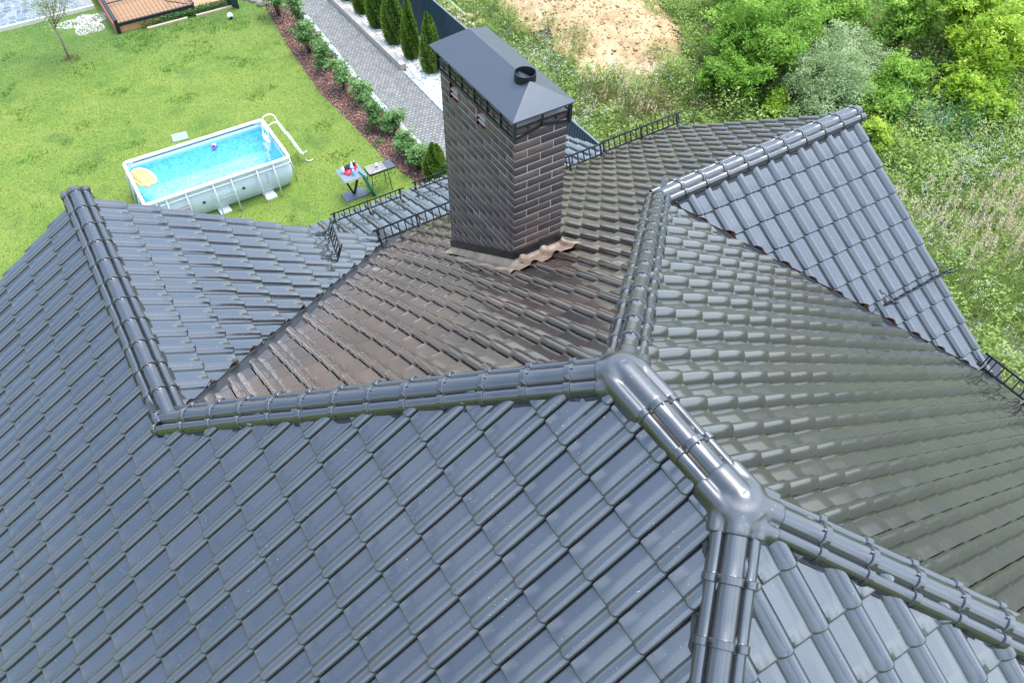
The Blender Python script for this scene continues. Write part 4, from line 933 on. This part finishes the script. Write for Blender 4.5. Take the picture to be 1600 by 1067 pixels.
q.add(rrect(hx-.17, hy-.17, .1, z=.13), [tuple(range(n_))], 0)
q.build('liner', [liner, whl], pool)
wm = bpy.data.materials.new('pool_water'); wm.use_nodes = True; n = NT(wm); 
tr = n.n('ShaderNodeBsdfTransparent', {'Color': (.80,.98,1.0,1)}); gl = n.n('ShaderNodeBsdfGlossy', {'Roughness': .04})
bp = n.n('ShaderNodeBump', {'Height': n.noise(9, 3, .5), 'Strength': .25, 'Distance': .02}); n.l(bp.outputs['Normal'], gl.inputs['Normal'])
fr = n.n('ShaderNodeFresnel', {'IOR': 1.33}); ms = n.n('ShaderNodeMixShader', {'Fac': fr.outputs[0]}); n.l(tr.outputs[0], ms.inputs[1]); n.l(gl.outputs[0], ms.inputs[2]); n.l(ms.outputs[0], n.out.inputs['Surface'])
q = MB(); q.add(rrect(hx-.055, hy-.055, .1, z=.81), [tuple(range(n_))]); q.build('water', wm, pool)
whm = mat('white_rail', (.82,.83,.84), .35)
q = MB(); q.tube(rrect(hx, hy, .09, z=.95), .045, 10, closed=True); q.build('top_rail', whm, pool)
q = MB(); q.tube([(x, y, .80) for x, y, _ in rrect(hx+.02, hy+.02, .12)], .016, 8, closed=True); q.build('rope_band', whm, pool)
steel = mat('grey_tube', (.55,.60,.63), .35, .2)
for fx in (.07, .135, .265, .45, .575, .755, .875):
    for sy in (-1, 1):
        q = MB(); x = -hx+2*hx*fx; q.tube([(x, sy*(hy+.02), .92), (x, sy*(hy+.14), .55), (x, sy*(hy+.27), .01)], .018, 8); q.build('leg', steel, pool)
for fy in (.1, .33, .62, .88):
    for sx in (-1, 1):
        q = MB(); y = -hy+2*hy*fy; q.tube([(sx*(hx+.02), y, .92), (sx*(hx+.10), y, .45), (sx*(hx+.12), y, .01)], .018, 8); q.build('leg', steel, pool)
for fx, z in ((.36, .5), (.64, .52)):
    q = MB(); q.tube([(-hx+2*hx*fx, -hy-.03, z), (-hx+2*hx*fx, -hy-.065, z)], .035, 14); q.build('hose_port', blackm, pool)
redm = mat('red_print', (.55,.12,.10), .6)
for z in (.46, .40, .56):
    q = MB(); q.box((-hx+2*hx*.225, -hy-.043+(.0 if z > .5 else .0), z), (.42, .006, .010)); o = q.build('printed_line', redm, pool); o.rotation_euler = (0, 0, 0)
def text(name, body, size, mt, parent, loc, rot, ext=.002, align='CENTER'):
    cu = bpy.data.curves.new(name, 'FONT'); cu.body = body; cu.size = size; cu.extrude = ext; cu.align_x = align; cu.align_y = 'CENTER'
    tmp = bpy.data.objects.new(name, cu); COL.objects.link(tmp); bpy.context.view_layer.update()
    me = bpy.data.meshes.new_from_object(tmp.evaluated_get(bpy.context.evaluated_depsgraph_get())); bpy.data.objects.remove(tmp)
    o = bpy.data.objects.new(name, me); COL.objects.link(o); me.materials.clear(); me.materials.append(mt); o.parent = parent; o.location = loc; o.rotation_euler = rot; return o
wtm = mat('white_print', (.80,.86,.90), .5)
text('printed_text', 'Bestway', .20, wtm, pool, (-hx+2*hx*.512, -hy-.048, .60), (R_(84), 0, 0))
text('printed_text', 'POWER STEEL', .085, wtm, pool, (-hx+2*hx*.512, -hy-.055, .45), (R_(90), 0, 0))
q = MB()
for z in (.68, .61, .52, .44): q.box((-hx+2*hx*.815, -hy-.045, z), (.045, .006, .03))
q.build('warning_print', mat('warn_print', (.38,.30,.32), .6), pool)
lad = empty('pool_ladder', (2.4, 17.6, G), 'white A frame ladder standing over the right end of the pool', 'ladder')
for y, nm in ((.12, 0), (-.33, 1)):
    q = MB(); pts_ = [(-.34, y, .12), (-.24, y, .9), (-.20, y, 1.28)]+[(.0-.2*math.cos(a_), y, 1.30+.19*math.sin(a_)) for a_ in [R_(t_) for t_ in range(20, 180, 20)]]+[(.24, y, 1.2), (.46, y, .6), (.66, y, .03)]
    q.tube(pts_, .017, 8); q.build('side_rail', whm, lad)
    q = MB(); q.tube([(.64, y, .08), (.67, y-.03, .02), (.76, y-.10, .03), (.84, y-.07, .05)], .012, 6); q.build('safety_strap', whm, lad)
for (x, z) in ((.28, 1.05), (.40, .78), (.50, .5), (.59, .25)):
    q = MB(); q.box((x, -.105, z), (.075, .44, .022)); q.build('step', whm, lad, bevel=.006)
for (x, z) in ((-.23, .95), (-.27, .68), (-.30, .40)):
    q = MB(); q.box((x, -.105, z), (.10, .44, .03)); q.build('step', whm, lad, bevel=.006)
q = MB(); q.bar((-.19, .12, 1.27), (-.19, -.33, 1.27), .03); q.bar((.2, .12, 1.22), (.2, -.33, 1.22), .03); q.build('cross_bar', whm, lad)
# float board and toy
fl = empty('swim_board', (-1.16, 17.66, G+.815), 'orange inflatable board floating at the left end of the pool', 'float')
om = mat('orange_vinyl', (.85,.38,.10), .4); n = NT(om); wv = n.n('ShaderNodeTexWave', {'Scale': 2.2, 'Vector': n.obj()}, bands_direction='X'); n.l(n.ramp(wv.outputs['Fac'], [(.3, (.88,.40,.12)), (.7, (.90,.52,.20))]), n.b.inputs['Base Color'])
outl = [(.27*math.sin(t_)*(1 if math.cos(t_) > -.6 else .86), .50*math.cos(t_)) for t_ in [2*math.pi*i/40 for i in range(40)]]
outl = [(x, max(y, -.42)) for x, y in outl]
q = MB(); m_ = len(outl); q.add([(x*s, y*s, z) for s, z in ((.96, 0), (1, .03), (.96, .06), (.88, .072)) for x, y in outl], [(i*m_+j, i*m_+(j+1) % m_, (i+1)*m_+(j+1) % m_, (i+1)*m_+j) for i in range(3) for j in range(m_)]+[tuple(range(3*m_, 4*m_))], 0, True)
q.build('board', om, fl); fl.rotation_euler = (0, 0, R_(14))
q = MB()
for x in (-.12, -.04, .04, .12): q.tube([(x, -.34, .075), (x, .34, .075)], .016, 6)
q.build('air_ribs', om, fl)
q = MB()
for k_ in range(6): q.box((-.19, -.2+k_*.07, .078), (.05, .05, .004))
q.build('board_print', mat('orange_red_print', (.75,.20,.08), .5), fl)
ty = empty('bath_toy', (.84, 18.02, G+.80), 'small purple and white boat toy floating by the far pool wall', 'toy'); ty.rotation_euler = (0, 0, R_(-35))
q = MB(); q.prism([(-.06, .10), (.06, .10), (.065, -.05), (0, -.13), (-.065, -.05)], -.01, .055); q.build('hull', mat('purple_plastic', (.14,.05,.40), .35), ty, bevel=.01)
q = MB(); q.box((0, .06, .075), (.09, .07, .05)); q.build('cabin', mat('white_plastic', (.8,.8,.82), .4), ty, bevel=.008)
q = MB(); q.tube([(0, -.01, .05), (0, -.01, .10)], .018, 8); q.build('funnel', mat('dark_plastic', (.03,.02,.05), .4), ty)
slabm = mat('pale_slab', (.62,.64,.63), .8)
for i, (x, y, s, lab) in enumerate([(.36, 16.38, .3, 'pale slab under the pool edge, left of two'), (1.62, 16.32, .3, 'pale slab under the pool edge, right of two')]):
    q = MB(); q.box((0, 0, .025), (s, .36, .06)); o = q.build('paving_slab', slabm, bevel=.01); o.location = (x, y, G); o.rotation_euler = (0, 0, R_(4)); tag(o, lab, 'slab', 'slabs by the pool')
q = MB(); q.box((0, 0, .015), (.44, .40, .05)); o = q.build('access_cover', mat('mint_cover', (.25,.37,.29), .7), bevel=.01); o.location = (.33, 20.27, G); o.rotation_euler = (0, 0, R_(-6)); tag(o, 'pale mint square cover set in the lawn behind the pool', 'cover')
# ================================================================== table and grill
tb = empty('garden_table', (3.60, 15.14, G), 'square grey table with black V legs and a flat plate foot', 'table')
tg = mat('grey_tabletop', (.16,.19,.23), .45); tf_ = mat('plate_foot', (.10,.12,.15), .5)
q = MB(); q.box((0, 0, .735), (.63, .60, .022)); q.build('tabletop', tg, tb, bevel=.004)
q = MB(); q.box((0, 0, .718), (.64, .61, .012)); q.build('tabletop_edge', mat('pale_edge', (.7,.7,.68), .5), tb)
q = MB(); q.bar((-.03, -.0, .06), (-.24, -.0, .70), .05, .06, up=(0, 1, 0)); q.bar((.0, -.0, .06), (.20, -.0, .70), .05, .06, up=(0, 1, 0)); q.build('v_leg', blackm, tb)
q = MB(); q.box((0, 0, .02), (.66, .38, .03)); q.build('foot_plate', tf_, tb, bevel=.004)
gr = empty('charcoal_grill', (4.36, 15.0, G), 'low charcoal grill on thin black legs with a mesh grate', 'grill')
q = MB(); q.box((0, 0, .68), (.76, .36, .06)); q.build('tray', mat('grill_black', (.02,.022,.024), .4), gr, bevel=.02)
q = MB(); q.box((.27, 0, .718), (.22, .37, .014)); q.build('side_plate', mat('grill_slate', (.06,.07,.085), .4), gr, bevel=.004)
q = MB(); q.box((-.11, 0, .716), (.50, .33, .004)); q.build('ash_bed', (lambda m_: (NT(m_).l(NT(m_).ramp(NT(m_).noise(28, 4, .7), [(.35, (.05,.045,.04)), (.5, (.30,.25,.20)), (.65, (.62,.58,.50))]), NT(m_).b.inputs['Base Color']), m_)[1])(mat('ash', (.3,.27,.23), .95)), gr)
q = MB()
for i in range(14): q.bar((-.35+i*.037, -.165, .735), (-.35+i*.037, .165, .735), .005)
for i in range(4): q.bar((-.36, -.16+i*.107, .738), (.14, -.16+i*.107, .738), .006)
q.tube([(-.36, -.17, .74), (.14, -.17, .74), (.14, .17, .74), (-.36, .17, .74)], .007, 6, closed=True)
q.build('grate', mat('bright_wire', (.55,.55,.50), .35, .8), gr)
for sx, sy in ((-1, -1), (-1, 1), (1, -1), (1, 1)):
    q = MB(); xb = -.30 if sx < 0 else .16; q.tube([(xb, sy*.14, .66), (xb+sx*.05, sy*.19, .01)], .011, 8); q.build('leg', blackm, gr)
def bottle(name, x, y, z, body, capc, h, r_, lab, tip=False, lean=0):
    e_ = empty(name, (x, y, z), lab, 'bottle'); q = MB(); q.lathe((0, 0, 0), [(r_*.85, 0), (r_, .01), (r_, h*.55), (r_*.75, h*.72), (r_*.35, h*.84), (r_*.33, h*.88)], 14); q.build('bottle_body', mat(name+'_b', body, .35), e_)
    q = MB(); q.lathe((0, 0, h*.88), [(r_*.42, 0), (r_*.42, h*.10), (r_*.2, h*.16)], 12)
    if tip: q.box((0, -r_*.7, h*.98), (.02, r_*1.8, .03))
    q.build('bottle_cap', mat(name+'_c', capc, .4), e_); e_.rotation_euler = (R_(lean), 0, R_(lean*.5)); return e_
TZ = G+.747
bottle('cleaner_bottle', 3.42, 15.25, TZ, (.80,.80,.80), (.80,.18,.03), .24, .05, 'white bottle with orange cap at the left side of the table')
bottle('spray_bottle', 3.66, 15.20, TZ, (.78,.80,.86), (.75,.75,.78), .27, .042, 'white spray bottle with a blue label at the middle of the table', True)
q = MB(); q.lathe((0, 0, 0), [(.0425, .05), (.0435, .051), (.0435, .11), (.0425, .111)], 14); o = q.build('label', mat('blue_label', (.10,.16,.55), .5), bpy.data.objects['spray_bottle'])
bottle('pump_bottle', 3.62, 15.02, TZ, (.12,.50,.78), (.75,.80,.84), .17, .035, 'pale blue pump bottle at the front of the table', True)
bottle('dark_bottle', 3.80, 15.36, TZ, (.20,.02,.04), (.8,.8,.8), .16, .04, 'dark red bottle with white cap at the far right table corner')
rb = empty('red_tray', (3.63, 15.22, TZ), 'red plastic tray holding small things on the grey table', 'tray'); rb.rotation_euler = (0, 0, R_(35))
q = MB(); rm = mat('red_plastic', (.62,.03,.06), .4); q.box((0, 0, .008), (.40, .16, .014)); q.box((0, .08, .025), (.40, .01, .04)); q.box((0, -.08, .025), (.40, .01, .04)); q.box((.2, 0, .025), (.01, .17, .04)); q.box((-.2, 0, .025), (.01, .17, .04)); q.build('tray_shell', rm, rb)
q = MB(); q.lathe((-.10, 0, .015), [(.02, 0), (.025, .02), (.01, .03)], 8); q.lathe((-.03, .03, .015), [(.02, 0), (.02, .02), (.01, .025)], 8); q.box((.1, 0, .03), (.10, .04, .02)); q.build('tray_contents', mat('pink_bits', (.75,.35,.40), .5), rb)
q = MB(); q.lathe((0, 0, 0), [(.10, 0), (.13, .02), (.12, .06), (.06, .08), (.01, .082)], 12); o = q.build('black_pouch', mat('black_cloth', (.015,.015,.02), .9)); o.location = (3.63, 15.35, TZ); o.scale = (1.3, .7, 1); o.rotation_euler = (0, 0, R_(10)); tag(o, 'black cloth pouch behind the red tray on the table', 'pouch')
q = MB(); q.lathe((0, 0, 0), [(.03, 0), (.038, .09), (.033, .09), (.026, .01)], 14); o = q.build('paper_cup', mat('pinkish_white', (.8,.72,.72), .6)); o.location = (4.30, 15.04, G+.742); tag(o, 'pale cup standing on the grill grate', 'cup')
q = MB(); q.box((0, 0, .42), (.03, .30, .84)); o = q.build('teal_board', mat('teal_plastic', (.01,.20,.19), .45), bevel=.008); o.location = (4.06, 14.92, G+.005); o.rotation_euler = (R_(-2), R_(-18), R_(8)); tag(o, 'teal board leaning between table and grill', 'board')
# ================================================================== wild meadow behind the fence
def meadow_ok(x, y):
    s = ((x-14.7)/2.6)**2+((y-19.8)/4.15)**2 < 1.0
    return (~s) & (x > 9.2)
def path_dens(x, y): return .5+.5*np.sin(x*.9+np.sin(y*.7)*1.7)*np.sin(y*.8+np.cos(x*.6)*1.5)
mg = leaf_mat('meadow_blade', [(0, (.08,.14,.025)), (.35, (.20,.29,.06)), (.7, (.38,.47,.13)), (.88, (.50,.54,.23)), (1, (.62,.57,.34))], .6, .5)
r = np.random.default_rng(200)
def scatter(k, x0=9.25, x1=33, y0=-4, y1=31): 
    x = r.uniform(x0, x1, k); y = r.uniform(y0, y1, k); kp = meadow_ok(x, y) & ((x < 20.5+.55*np.maximum(y, 0)) | (y > 14)); return x[kp], y[kp]
tx, ty_ = scatter(26000); reps = 11
bx = np.repeat(tx, reps)+r.normal(0, .07, len(tx)*reps); by = np.repeat(ty_, reps)+r.normal(0, .07, len(tx)*reps)
dn = path_dens(bx, by); tnn = np.repeat(r.normal(0, .13, len(tx)), reps)
tone = np.clip(.56+.25*(dn-.5)+tnn+r.normal(0, .13, len(bx)), 0, 1); hh = (.18+.32*r.uniform(0, 1, len(bx)))*(.7+.7*np.repeat(r.uniform(0, 1, len(tx)), reps))
stuff(blades('meadow_grass', np.stack([bx, by, G-.03+hgt(bx, by)], 1), hh, .022, .30, mg, tone, segs=2, droop=.8, seed=201), 'tall wild grass of the meadow behind the fence', 'grass')
# broad leaved weeds
wx, wy = scatter(9500); kk = 26
cx_ = np.repeat(wx, kk)+r.normal(0, .13, len(wx)*kk); cy_ = np.repeat(wy, kk)+r.normal(0, .13, len(wx)*kk); hw = np.repeat(r.uniform(.2, .75, len(wx)), kk)
cz_ = G+hgt(cx_, cy_)+hw*np.abs(r.uniform(.05, 1.0, len(cx_))); tw_ = np.clip(np.repeat(r.normal(.62, .2, len(wx)), kk)+r.normal(0, .12, len(cx_)), 0, 1)
wdm = leaf_mat('weed_leaf', [(0, (.09,.16,.04)), (.4, (.21,.33,.07)), (.75, (.37,.49,.12)), (1, (.50,.58,.22))], .55, .5)
stuff(leafcloud('meadow_weeds', np.stack([cx_, cy_, cz_], 1), .10, wdm, tw_, aspect=.5, up=.8, seed=203), 'broad leaved weeds growing through the meadow', 'weeds')
# feathery weeds standing upright
def flowers(name, spots, per, spread, zr, size, mt, lab, cat, seed):
    r = np.random.default_rng(seed); P = []
    for (x, y, k, sx, sy) in spots:
        ax = r.normal(x, sx, k); ay = r.normal(y, sy, k); P.append(np.stack([ax, ay], 1))
    P = np.concatenate(P); P = P[meadow_ok(P[:, 0], P[:, 1])]; hz_ = r.uniform(zr[0], zr[1], len(P))
    c = np.repeat(P, per, 0)+r.normal(0, spread, (len(P)*per, 2)); z = G+hgt(c[:, 0], c[:, 1])+np.repeat(hz_, per)+r.normal(0, spread*.5, len(c))
    return stuff(leafcloud(name, np.stack([c[:, 0], c[:, 1], z], 1), size, mt, np.clip(r.uniform(0, 1, len(c)), 0, 1), up=1.0, aspect=.8, seed=seed+1), lab, cat)
wfm = leaf_mat('white_flower', [(0, (.55,.50,.48)), (.5, (.72,.70,.68)), (1, (.85,.85,.83))], .7, .2)
wide = [(21, 14, 60, 6, 6), (16, 8, 25, 3, 4), (13, 13, 30, 2, 2)]
flowers('white_wildflowers', wide+[(18.5, 7.1, 130, .7, .5), (17.1, 7.0, 45, .8, .6), (20.8, 6.8, 70, .9, .7), (19.4, 9.3, 70, .5, .4), (12.4, 16.1, 50, .6, .3), (13.6, 15.4, 70, .6, .4), (11.3, 17.3, 50, .4, .5), (17.8, 12.6, 90, .8, .4), (20.2, 11.6, 60, .5, .4), (15.5, 5.6, 60, .8, .8), (14.2, 3.2, 30, .8, .8), (10.6, 14.4, 30, .5, .4)], 12, .055, (.5, .95), .022, wfm, 'clusters of white wildflowers in the meadow', 'wildflowers', 210)
yfm = leaf_mat('yellow_flower', [(0, (.55,.38,.04)), (1, (.75,.58,.08))], .7, .2)
flowers('yellow_wildflowers', [(18.9, 14.8, 70, 1.0, .8), (20.6, 13.0, 40, .8, .6), (22.1, 7.3, 30, .5, .3), (18, 11, 40, 3, 3)], 10, .06, (.6, 1.0), .032, yfm, 'sprays of yellow wildflowers in the meadow', 'wildflowers', 212)
# pale plumes of reed grass
pm_ = leaf_mat('reed_plume', [(0, (.36,.29,.16)), (.6, (.56,.46,.28)), (1, (.72,.62,.42))], .8, .3)
r = np.random.default_rng(220); P = np.concatenate([np.stack([r.normal(x, s, k), r.normal(y, s2, k)], 1) for x, y, s, s2, k in [(15.6, 5.2, .8, .7, 75), (17.2, 4.6, .9, .6, 70), (18.4, 5.1, .8, .5, 50), (16.2, 4.2, .7, .5, 40), (20.4, 5.6, 1.0, .6, 40), (14.6, 6.2, .5, .5, 20), (12.2, 14.5, .5, .4, 22), (11.6, 13.3, .4, .4, 12)]])
kk = 26; hz_ = r.uniform(.85, 1.3, len(P)); az = np.array([.55, .25]); u = np.tile(np.linspace(0, 1, kk), len(P))
c = np.repeat(P, kk, 0)+az*(u*.30)[:, None]+r.normal(0, 1, (len(P)*kk, 2))*(.028*(1-u*.7))[:, None]
z = G+hgt(c[:, 0], c[:, 1])+np.repeat(hz_, kk)+u*.22-.1
stuff(leafcloud('reed_plumes', np.stack([c[:, 0], c[:, 1], z], 1), .06, pm_, r.uniform(0, 1, len(c)), aspect=.3, up=0, seed=221, dirs=np.tile([.9, .4, .8], (len(c), 1))), 'pale feathery plumes of reed grass', 'grass')
stuff(blades('reed_stalks', np.stack([P[:, 0], P[:, 1], G+hgt(P[:, 0], P[:, 1])], 1), hz_, .014, .05, pm_, r.uniform(0, .6, len(P)), seed=222), 'thin stalks under the pale plumes', 'grass')
# long arching clumps of green reed leaves
P = np.concatenate([np.stack([r.normal(x, .5, 60), r.normal(y, .5, 60)], 1) for x, y in [(15.6, 2.9), (16.6, 2.3), (14.7, 3.8), (17.4, 3.0), (13.9, 5.0)]])
c = np.repeat(P, 12, 0)+r.normal(0, .08, (len(P)*12, 2))
stuff(blades('arching_grass', np.stack([c[:, 0], c[:, 1], G+hgt(c[:, 0], c[:, 1])], 1), r.uniform(.4, .85, len(c)), .03, .65, mg, np.clip(r.normal(.38, .14, len(c)), 0, 1), segs=4, droop=1.3, seed=223), 'long arching green grass clumps beside the right eave', 'grass')
# brown dry weeds
bwm = leaf_mat('brown_weed', [(0, (.09,.055,.025)), (.5, (.22,.13,.06)), (1, (.34,.26,.12))], .8, .2)
P = np.concatenate([np.stack([r.normal(x, s, k), r.normal(y, s, k)], 1) for x, y, s, k in [(12.9, 14.0, .42, 90), (11.9, 15.3, .35, 40), (14.4, 12.7, .4, 30), (17.3, 10.2, .3, 20)]])
c = np.repeat(P, 34, 0)+r.normal(0, .10, (len(P)*34, 2)); z = G+hgt(c[:, 0], c[:, 1])+r.uniform(.1, .75, len(c))
stuff(leafcloud('dry_brown_weeds', np.stack([c[:, 0], c[:, 1], z], 1), .055, bwm, r.uniform(0, 1, len(c)), aspect=.4, up=0, seed=226, dirs=np.tile([0, 0, 1.2], (len(c), 1))), 'rusty brown dry weeds just behind the roof edge', 'weeds')
# tufts on the sand
P = np.array([(12.6, 18.6), (12.9, 17.9), (13.4, 16.3), (12.7, 19.3), (16.4, 20.6), (16.9, 19.4), (15.9, 21.2), (16.5, 18.5), (14.9, 16.3), (13.2, 18.4), (15.6, 21.6)])
c = np.repeat(P, 240, 0)+r.normal(0, .2, (len(P)*240, 2)); z = G+hgt(c[:, 0], c[:, 1])+r.uniform(.02, .3, len(c))
stuff(leafcloud('sand_weeds', np.stack([c[:, 0], c[:, 1], z], 1), .07, wdm, np.clip(r.normal(.35, .2, len(c)), 0, 1), seed=228), 'small green weeds growing on the sand heap', 'weeds')
# undergrowth between the bushes
r = np.random.default_rng(230); k = 2300; ux = r.uniform(13.5, 31, k); uy = r.uniform(5.5, 19, k); kp = meadow_ok(ux, uy) & (path_dens(ux*1.3, uy*1.1) > .18) & (ux > 14.2+.0*uy) & (uy > 7.2-.1*(ux-14)); ux, uy = ux[kp], uy[kp]; kk = 44
uh = r.uniform(.4, 1.35, len(ux)); c = np.repeat(np.stack([ux, uy], 1), kk, 0)+r.normal(0, .19, (len(ux)*kk, 2)); z = G+hgt(c[:, 0], c[:, 1])+np.repeat(uh, kk)*r.uniform(.1, 1, len(c))
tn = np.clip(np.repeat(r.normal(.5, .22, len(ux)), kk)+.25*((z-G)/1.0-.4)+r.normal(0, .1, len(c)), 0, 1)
ugm = leaf_mat('undergrowth_leaf', [(0, (.08,.16,.035)), (.4, (.22,.35,.07)), (.75, (.38,.52,.12)), (1, (.56,.64,.22))], .55, .5)
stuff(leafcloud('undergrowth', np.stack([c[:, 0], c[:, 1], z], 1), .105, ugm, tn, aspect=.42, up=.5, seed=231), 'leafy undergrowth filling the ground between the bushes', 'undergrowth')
# bushes
yl = leaf_mat('lime_leaf', [(0, (.10,.20,.015)), (.4, (.26,.44,.03)), (.75, (.45,.60,.06)), (1, (.62,.66,.16))], .5, .45)
gl_ = leaf_mat('green_leaf', [(0, (.06,.14,.02)), (.4, (.19,.36,.04)), (.75, (.36,.57,.09)), (1, (.55,.70,.16))], .5, .45)
wl_ = leaf_mat('willow_leaf', [(0, (.08,.14,.05)), (.4, (.21,.32,.12)), (.75, (.38,.49,.23)), (1, (.56,.63,.38))], .5, .35)
fe_ = leaf_mat('feathery_leaf', [(0, (.04,.12,.04)), (.5, (.11,.27,.08)), (1, (.24,.42,.16))], .6, .3)
bz = lambda x, y: hgt(x, y)
def bush(x, y, h, rd, k, leaf, mt, seed, lab, name='bush', **kw): return shrub(name, x, y, h, rd, k, leaf, mt, seed, lab, 'bush', None, z=bz(x, y), **kw)
bush(16.8, 14.0, 3.3, 1.6, 34000, .13, gl_, 301, 'large bright green bush beside the sand heap', stems=22, clump=22, aspect=.34)
bush(15.3, 13.2, 1.8, 1.0, 14000, .12, gl_, 302, 'lower green bush in front of the large bush by the sand', stems=14, clump=16, aspect=.36, bias=-.12)
bush(18.6, 14.6, 2.8, 1.5, 22000, .13, gl_, 303, 'green bush behind and right of the large bush by the sand', stems=16, clump=20, aspect=.34)
bush(16.0, 12.0, 1.1, .45, 3600, .11, yl, 304, 'small lime green bush below the large bush', stems=8, bias=.1)
bush(17.5, 11.9, 2.1, 1.45, 30000, .075, wl_, 305, 'grey green willow bush behind the right ridge end', stems=22, clump=20, aspect=.38, bias=.05)
bush(19.2, 12.4, 1.8, 1.2, 17000, .075, wl_, 306, 'paler willow bush right of the main willow', stems=16, clump=18, aspect=.38, bias=.1)
bush(16.5, 11.0, 1.0, .85, 8500, .085, wl_, 307, 'low willow growth just above the tiled ridge end', stems=12, clump=14, bias=-.05)
bush(18.6, 10.3, 1.2, .75, 8000, .09, gl_, 308, 'mid green bush right of the ridge end', stems=12, clump=16, bias=-.05)
bush(17.4, 9.3, .95, .45, 3800, .10, yl, 309, 'lime green shrub touching the ridge end', stems=9, bias=.12)
bush(22.4, 9.7, 2.6, 1.3, 20000, .14, yl, 310, 'large yellow green maple bush at the right edge', stems=20, clump=20, aspect=.4, bias=.05)
bush(23.6, 11.8, 3.2, 1.4, 20000, .14, yl, 311, 'yellow green bush in the top right corner', stems=20, clump=20, aspect=.4)
bush(21.9, 12.6, 2.6, 1.0, 11000, .13, gl_, 312, 'green bush between the willow and the yellow green maple', stems=14, clump=18, bias=.08)
bush(25.4, 10.2, 2.8, 1.3, 13000, .14, yl, 313, 'yellow green bush cut by the right photo edge', stems=16, clump=18)
bush(19.8, 10.6, 1.4, 1.1, 12000, .10, gl_, 330, 'mid green bush between the willow and the yellow green maple', stems=16, clump=16, bias=.02)
bush(20.6, 14.3, 2.0, 1.3, 13000, .11, gl_, 331, 'green bush at the top edge behind the willow', stems=16, clump=16, bias=.1)
bush(19.0, 16.6, 2.4, 1.4, 13000, .12, gl_, 332, 'green bush at the top edge right of the sand heap', stems=16, clump=16)
bush(21.0, 8.9, 1.5, 1.0, 10000, .12, yl, 333, 'low yellow green growth in front of the maple bush', stems=14, clump=16, bias=-.05)
def feather(x, y, k, lab, seed):
    r = np.random.default_rng(seed); e_ = empty('feathery_weed', (x, y, G+float(bz(x, y))), lab, 'weed clump'); 
    P = r.normal(0, .33, (k, 2)); kk = 46; u = np.tile(np.linspace(.1, 1, kk), k); lean_ = np.repeat(r.normal(0, .12, (k, 2))+np.array([.16, .12]), kk, 0)
    c = np.repeat(P, kk, 0)+lean_*(u**1.4)[:, None]*1.1+r.normal(0, 1, (k*kk, 2))*(.05*(1-.7*u))[:, None]; hz_ = np.repeat(r.uniform(.8, 1.3, k), kk)
    leafcloud('foliage', np.stack([c[:, 0], c[:, 1], hz_*u], 1), .07, fe_, np.clip(.3+.5*u+r.normal(0, .1, k*kk), 0, 1), e_, up=0, aspect=.2, seed=seed, dirs=np.tile([.3, .2, 1.], (k*kk, 1)))
    blades('stem', np.stack([P[:, 0], P[:, 1], np.zeros(k)], 1), r.uniform(.8, 1.2, k), .015, .15, fe_, np.full(k, .3), e_, seed=seed)
feather(19.3, 8.7, 60, 'feathery blue green weed clump leaning right', 320)
feather(20.2, 8.4, 50, 'second feathery weed clump, nearer the right edge', 321)
feather(18.9, 9.9, 30, 'feathery weed clump half hidden behind the others', 322)
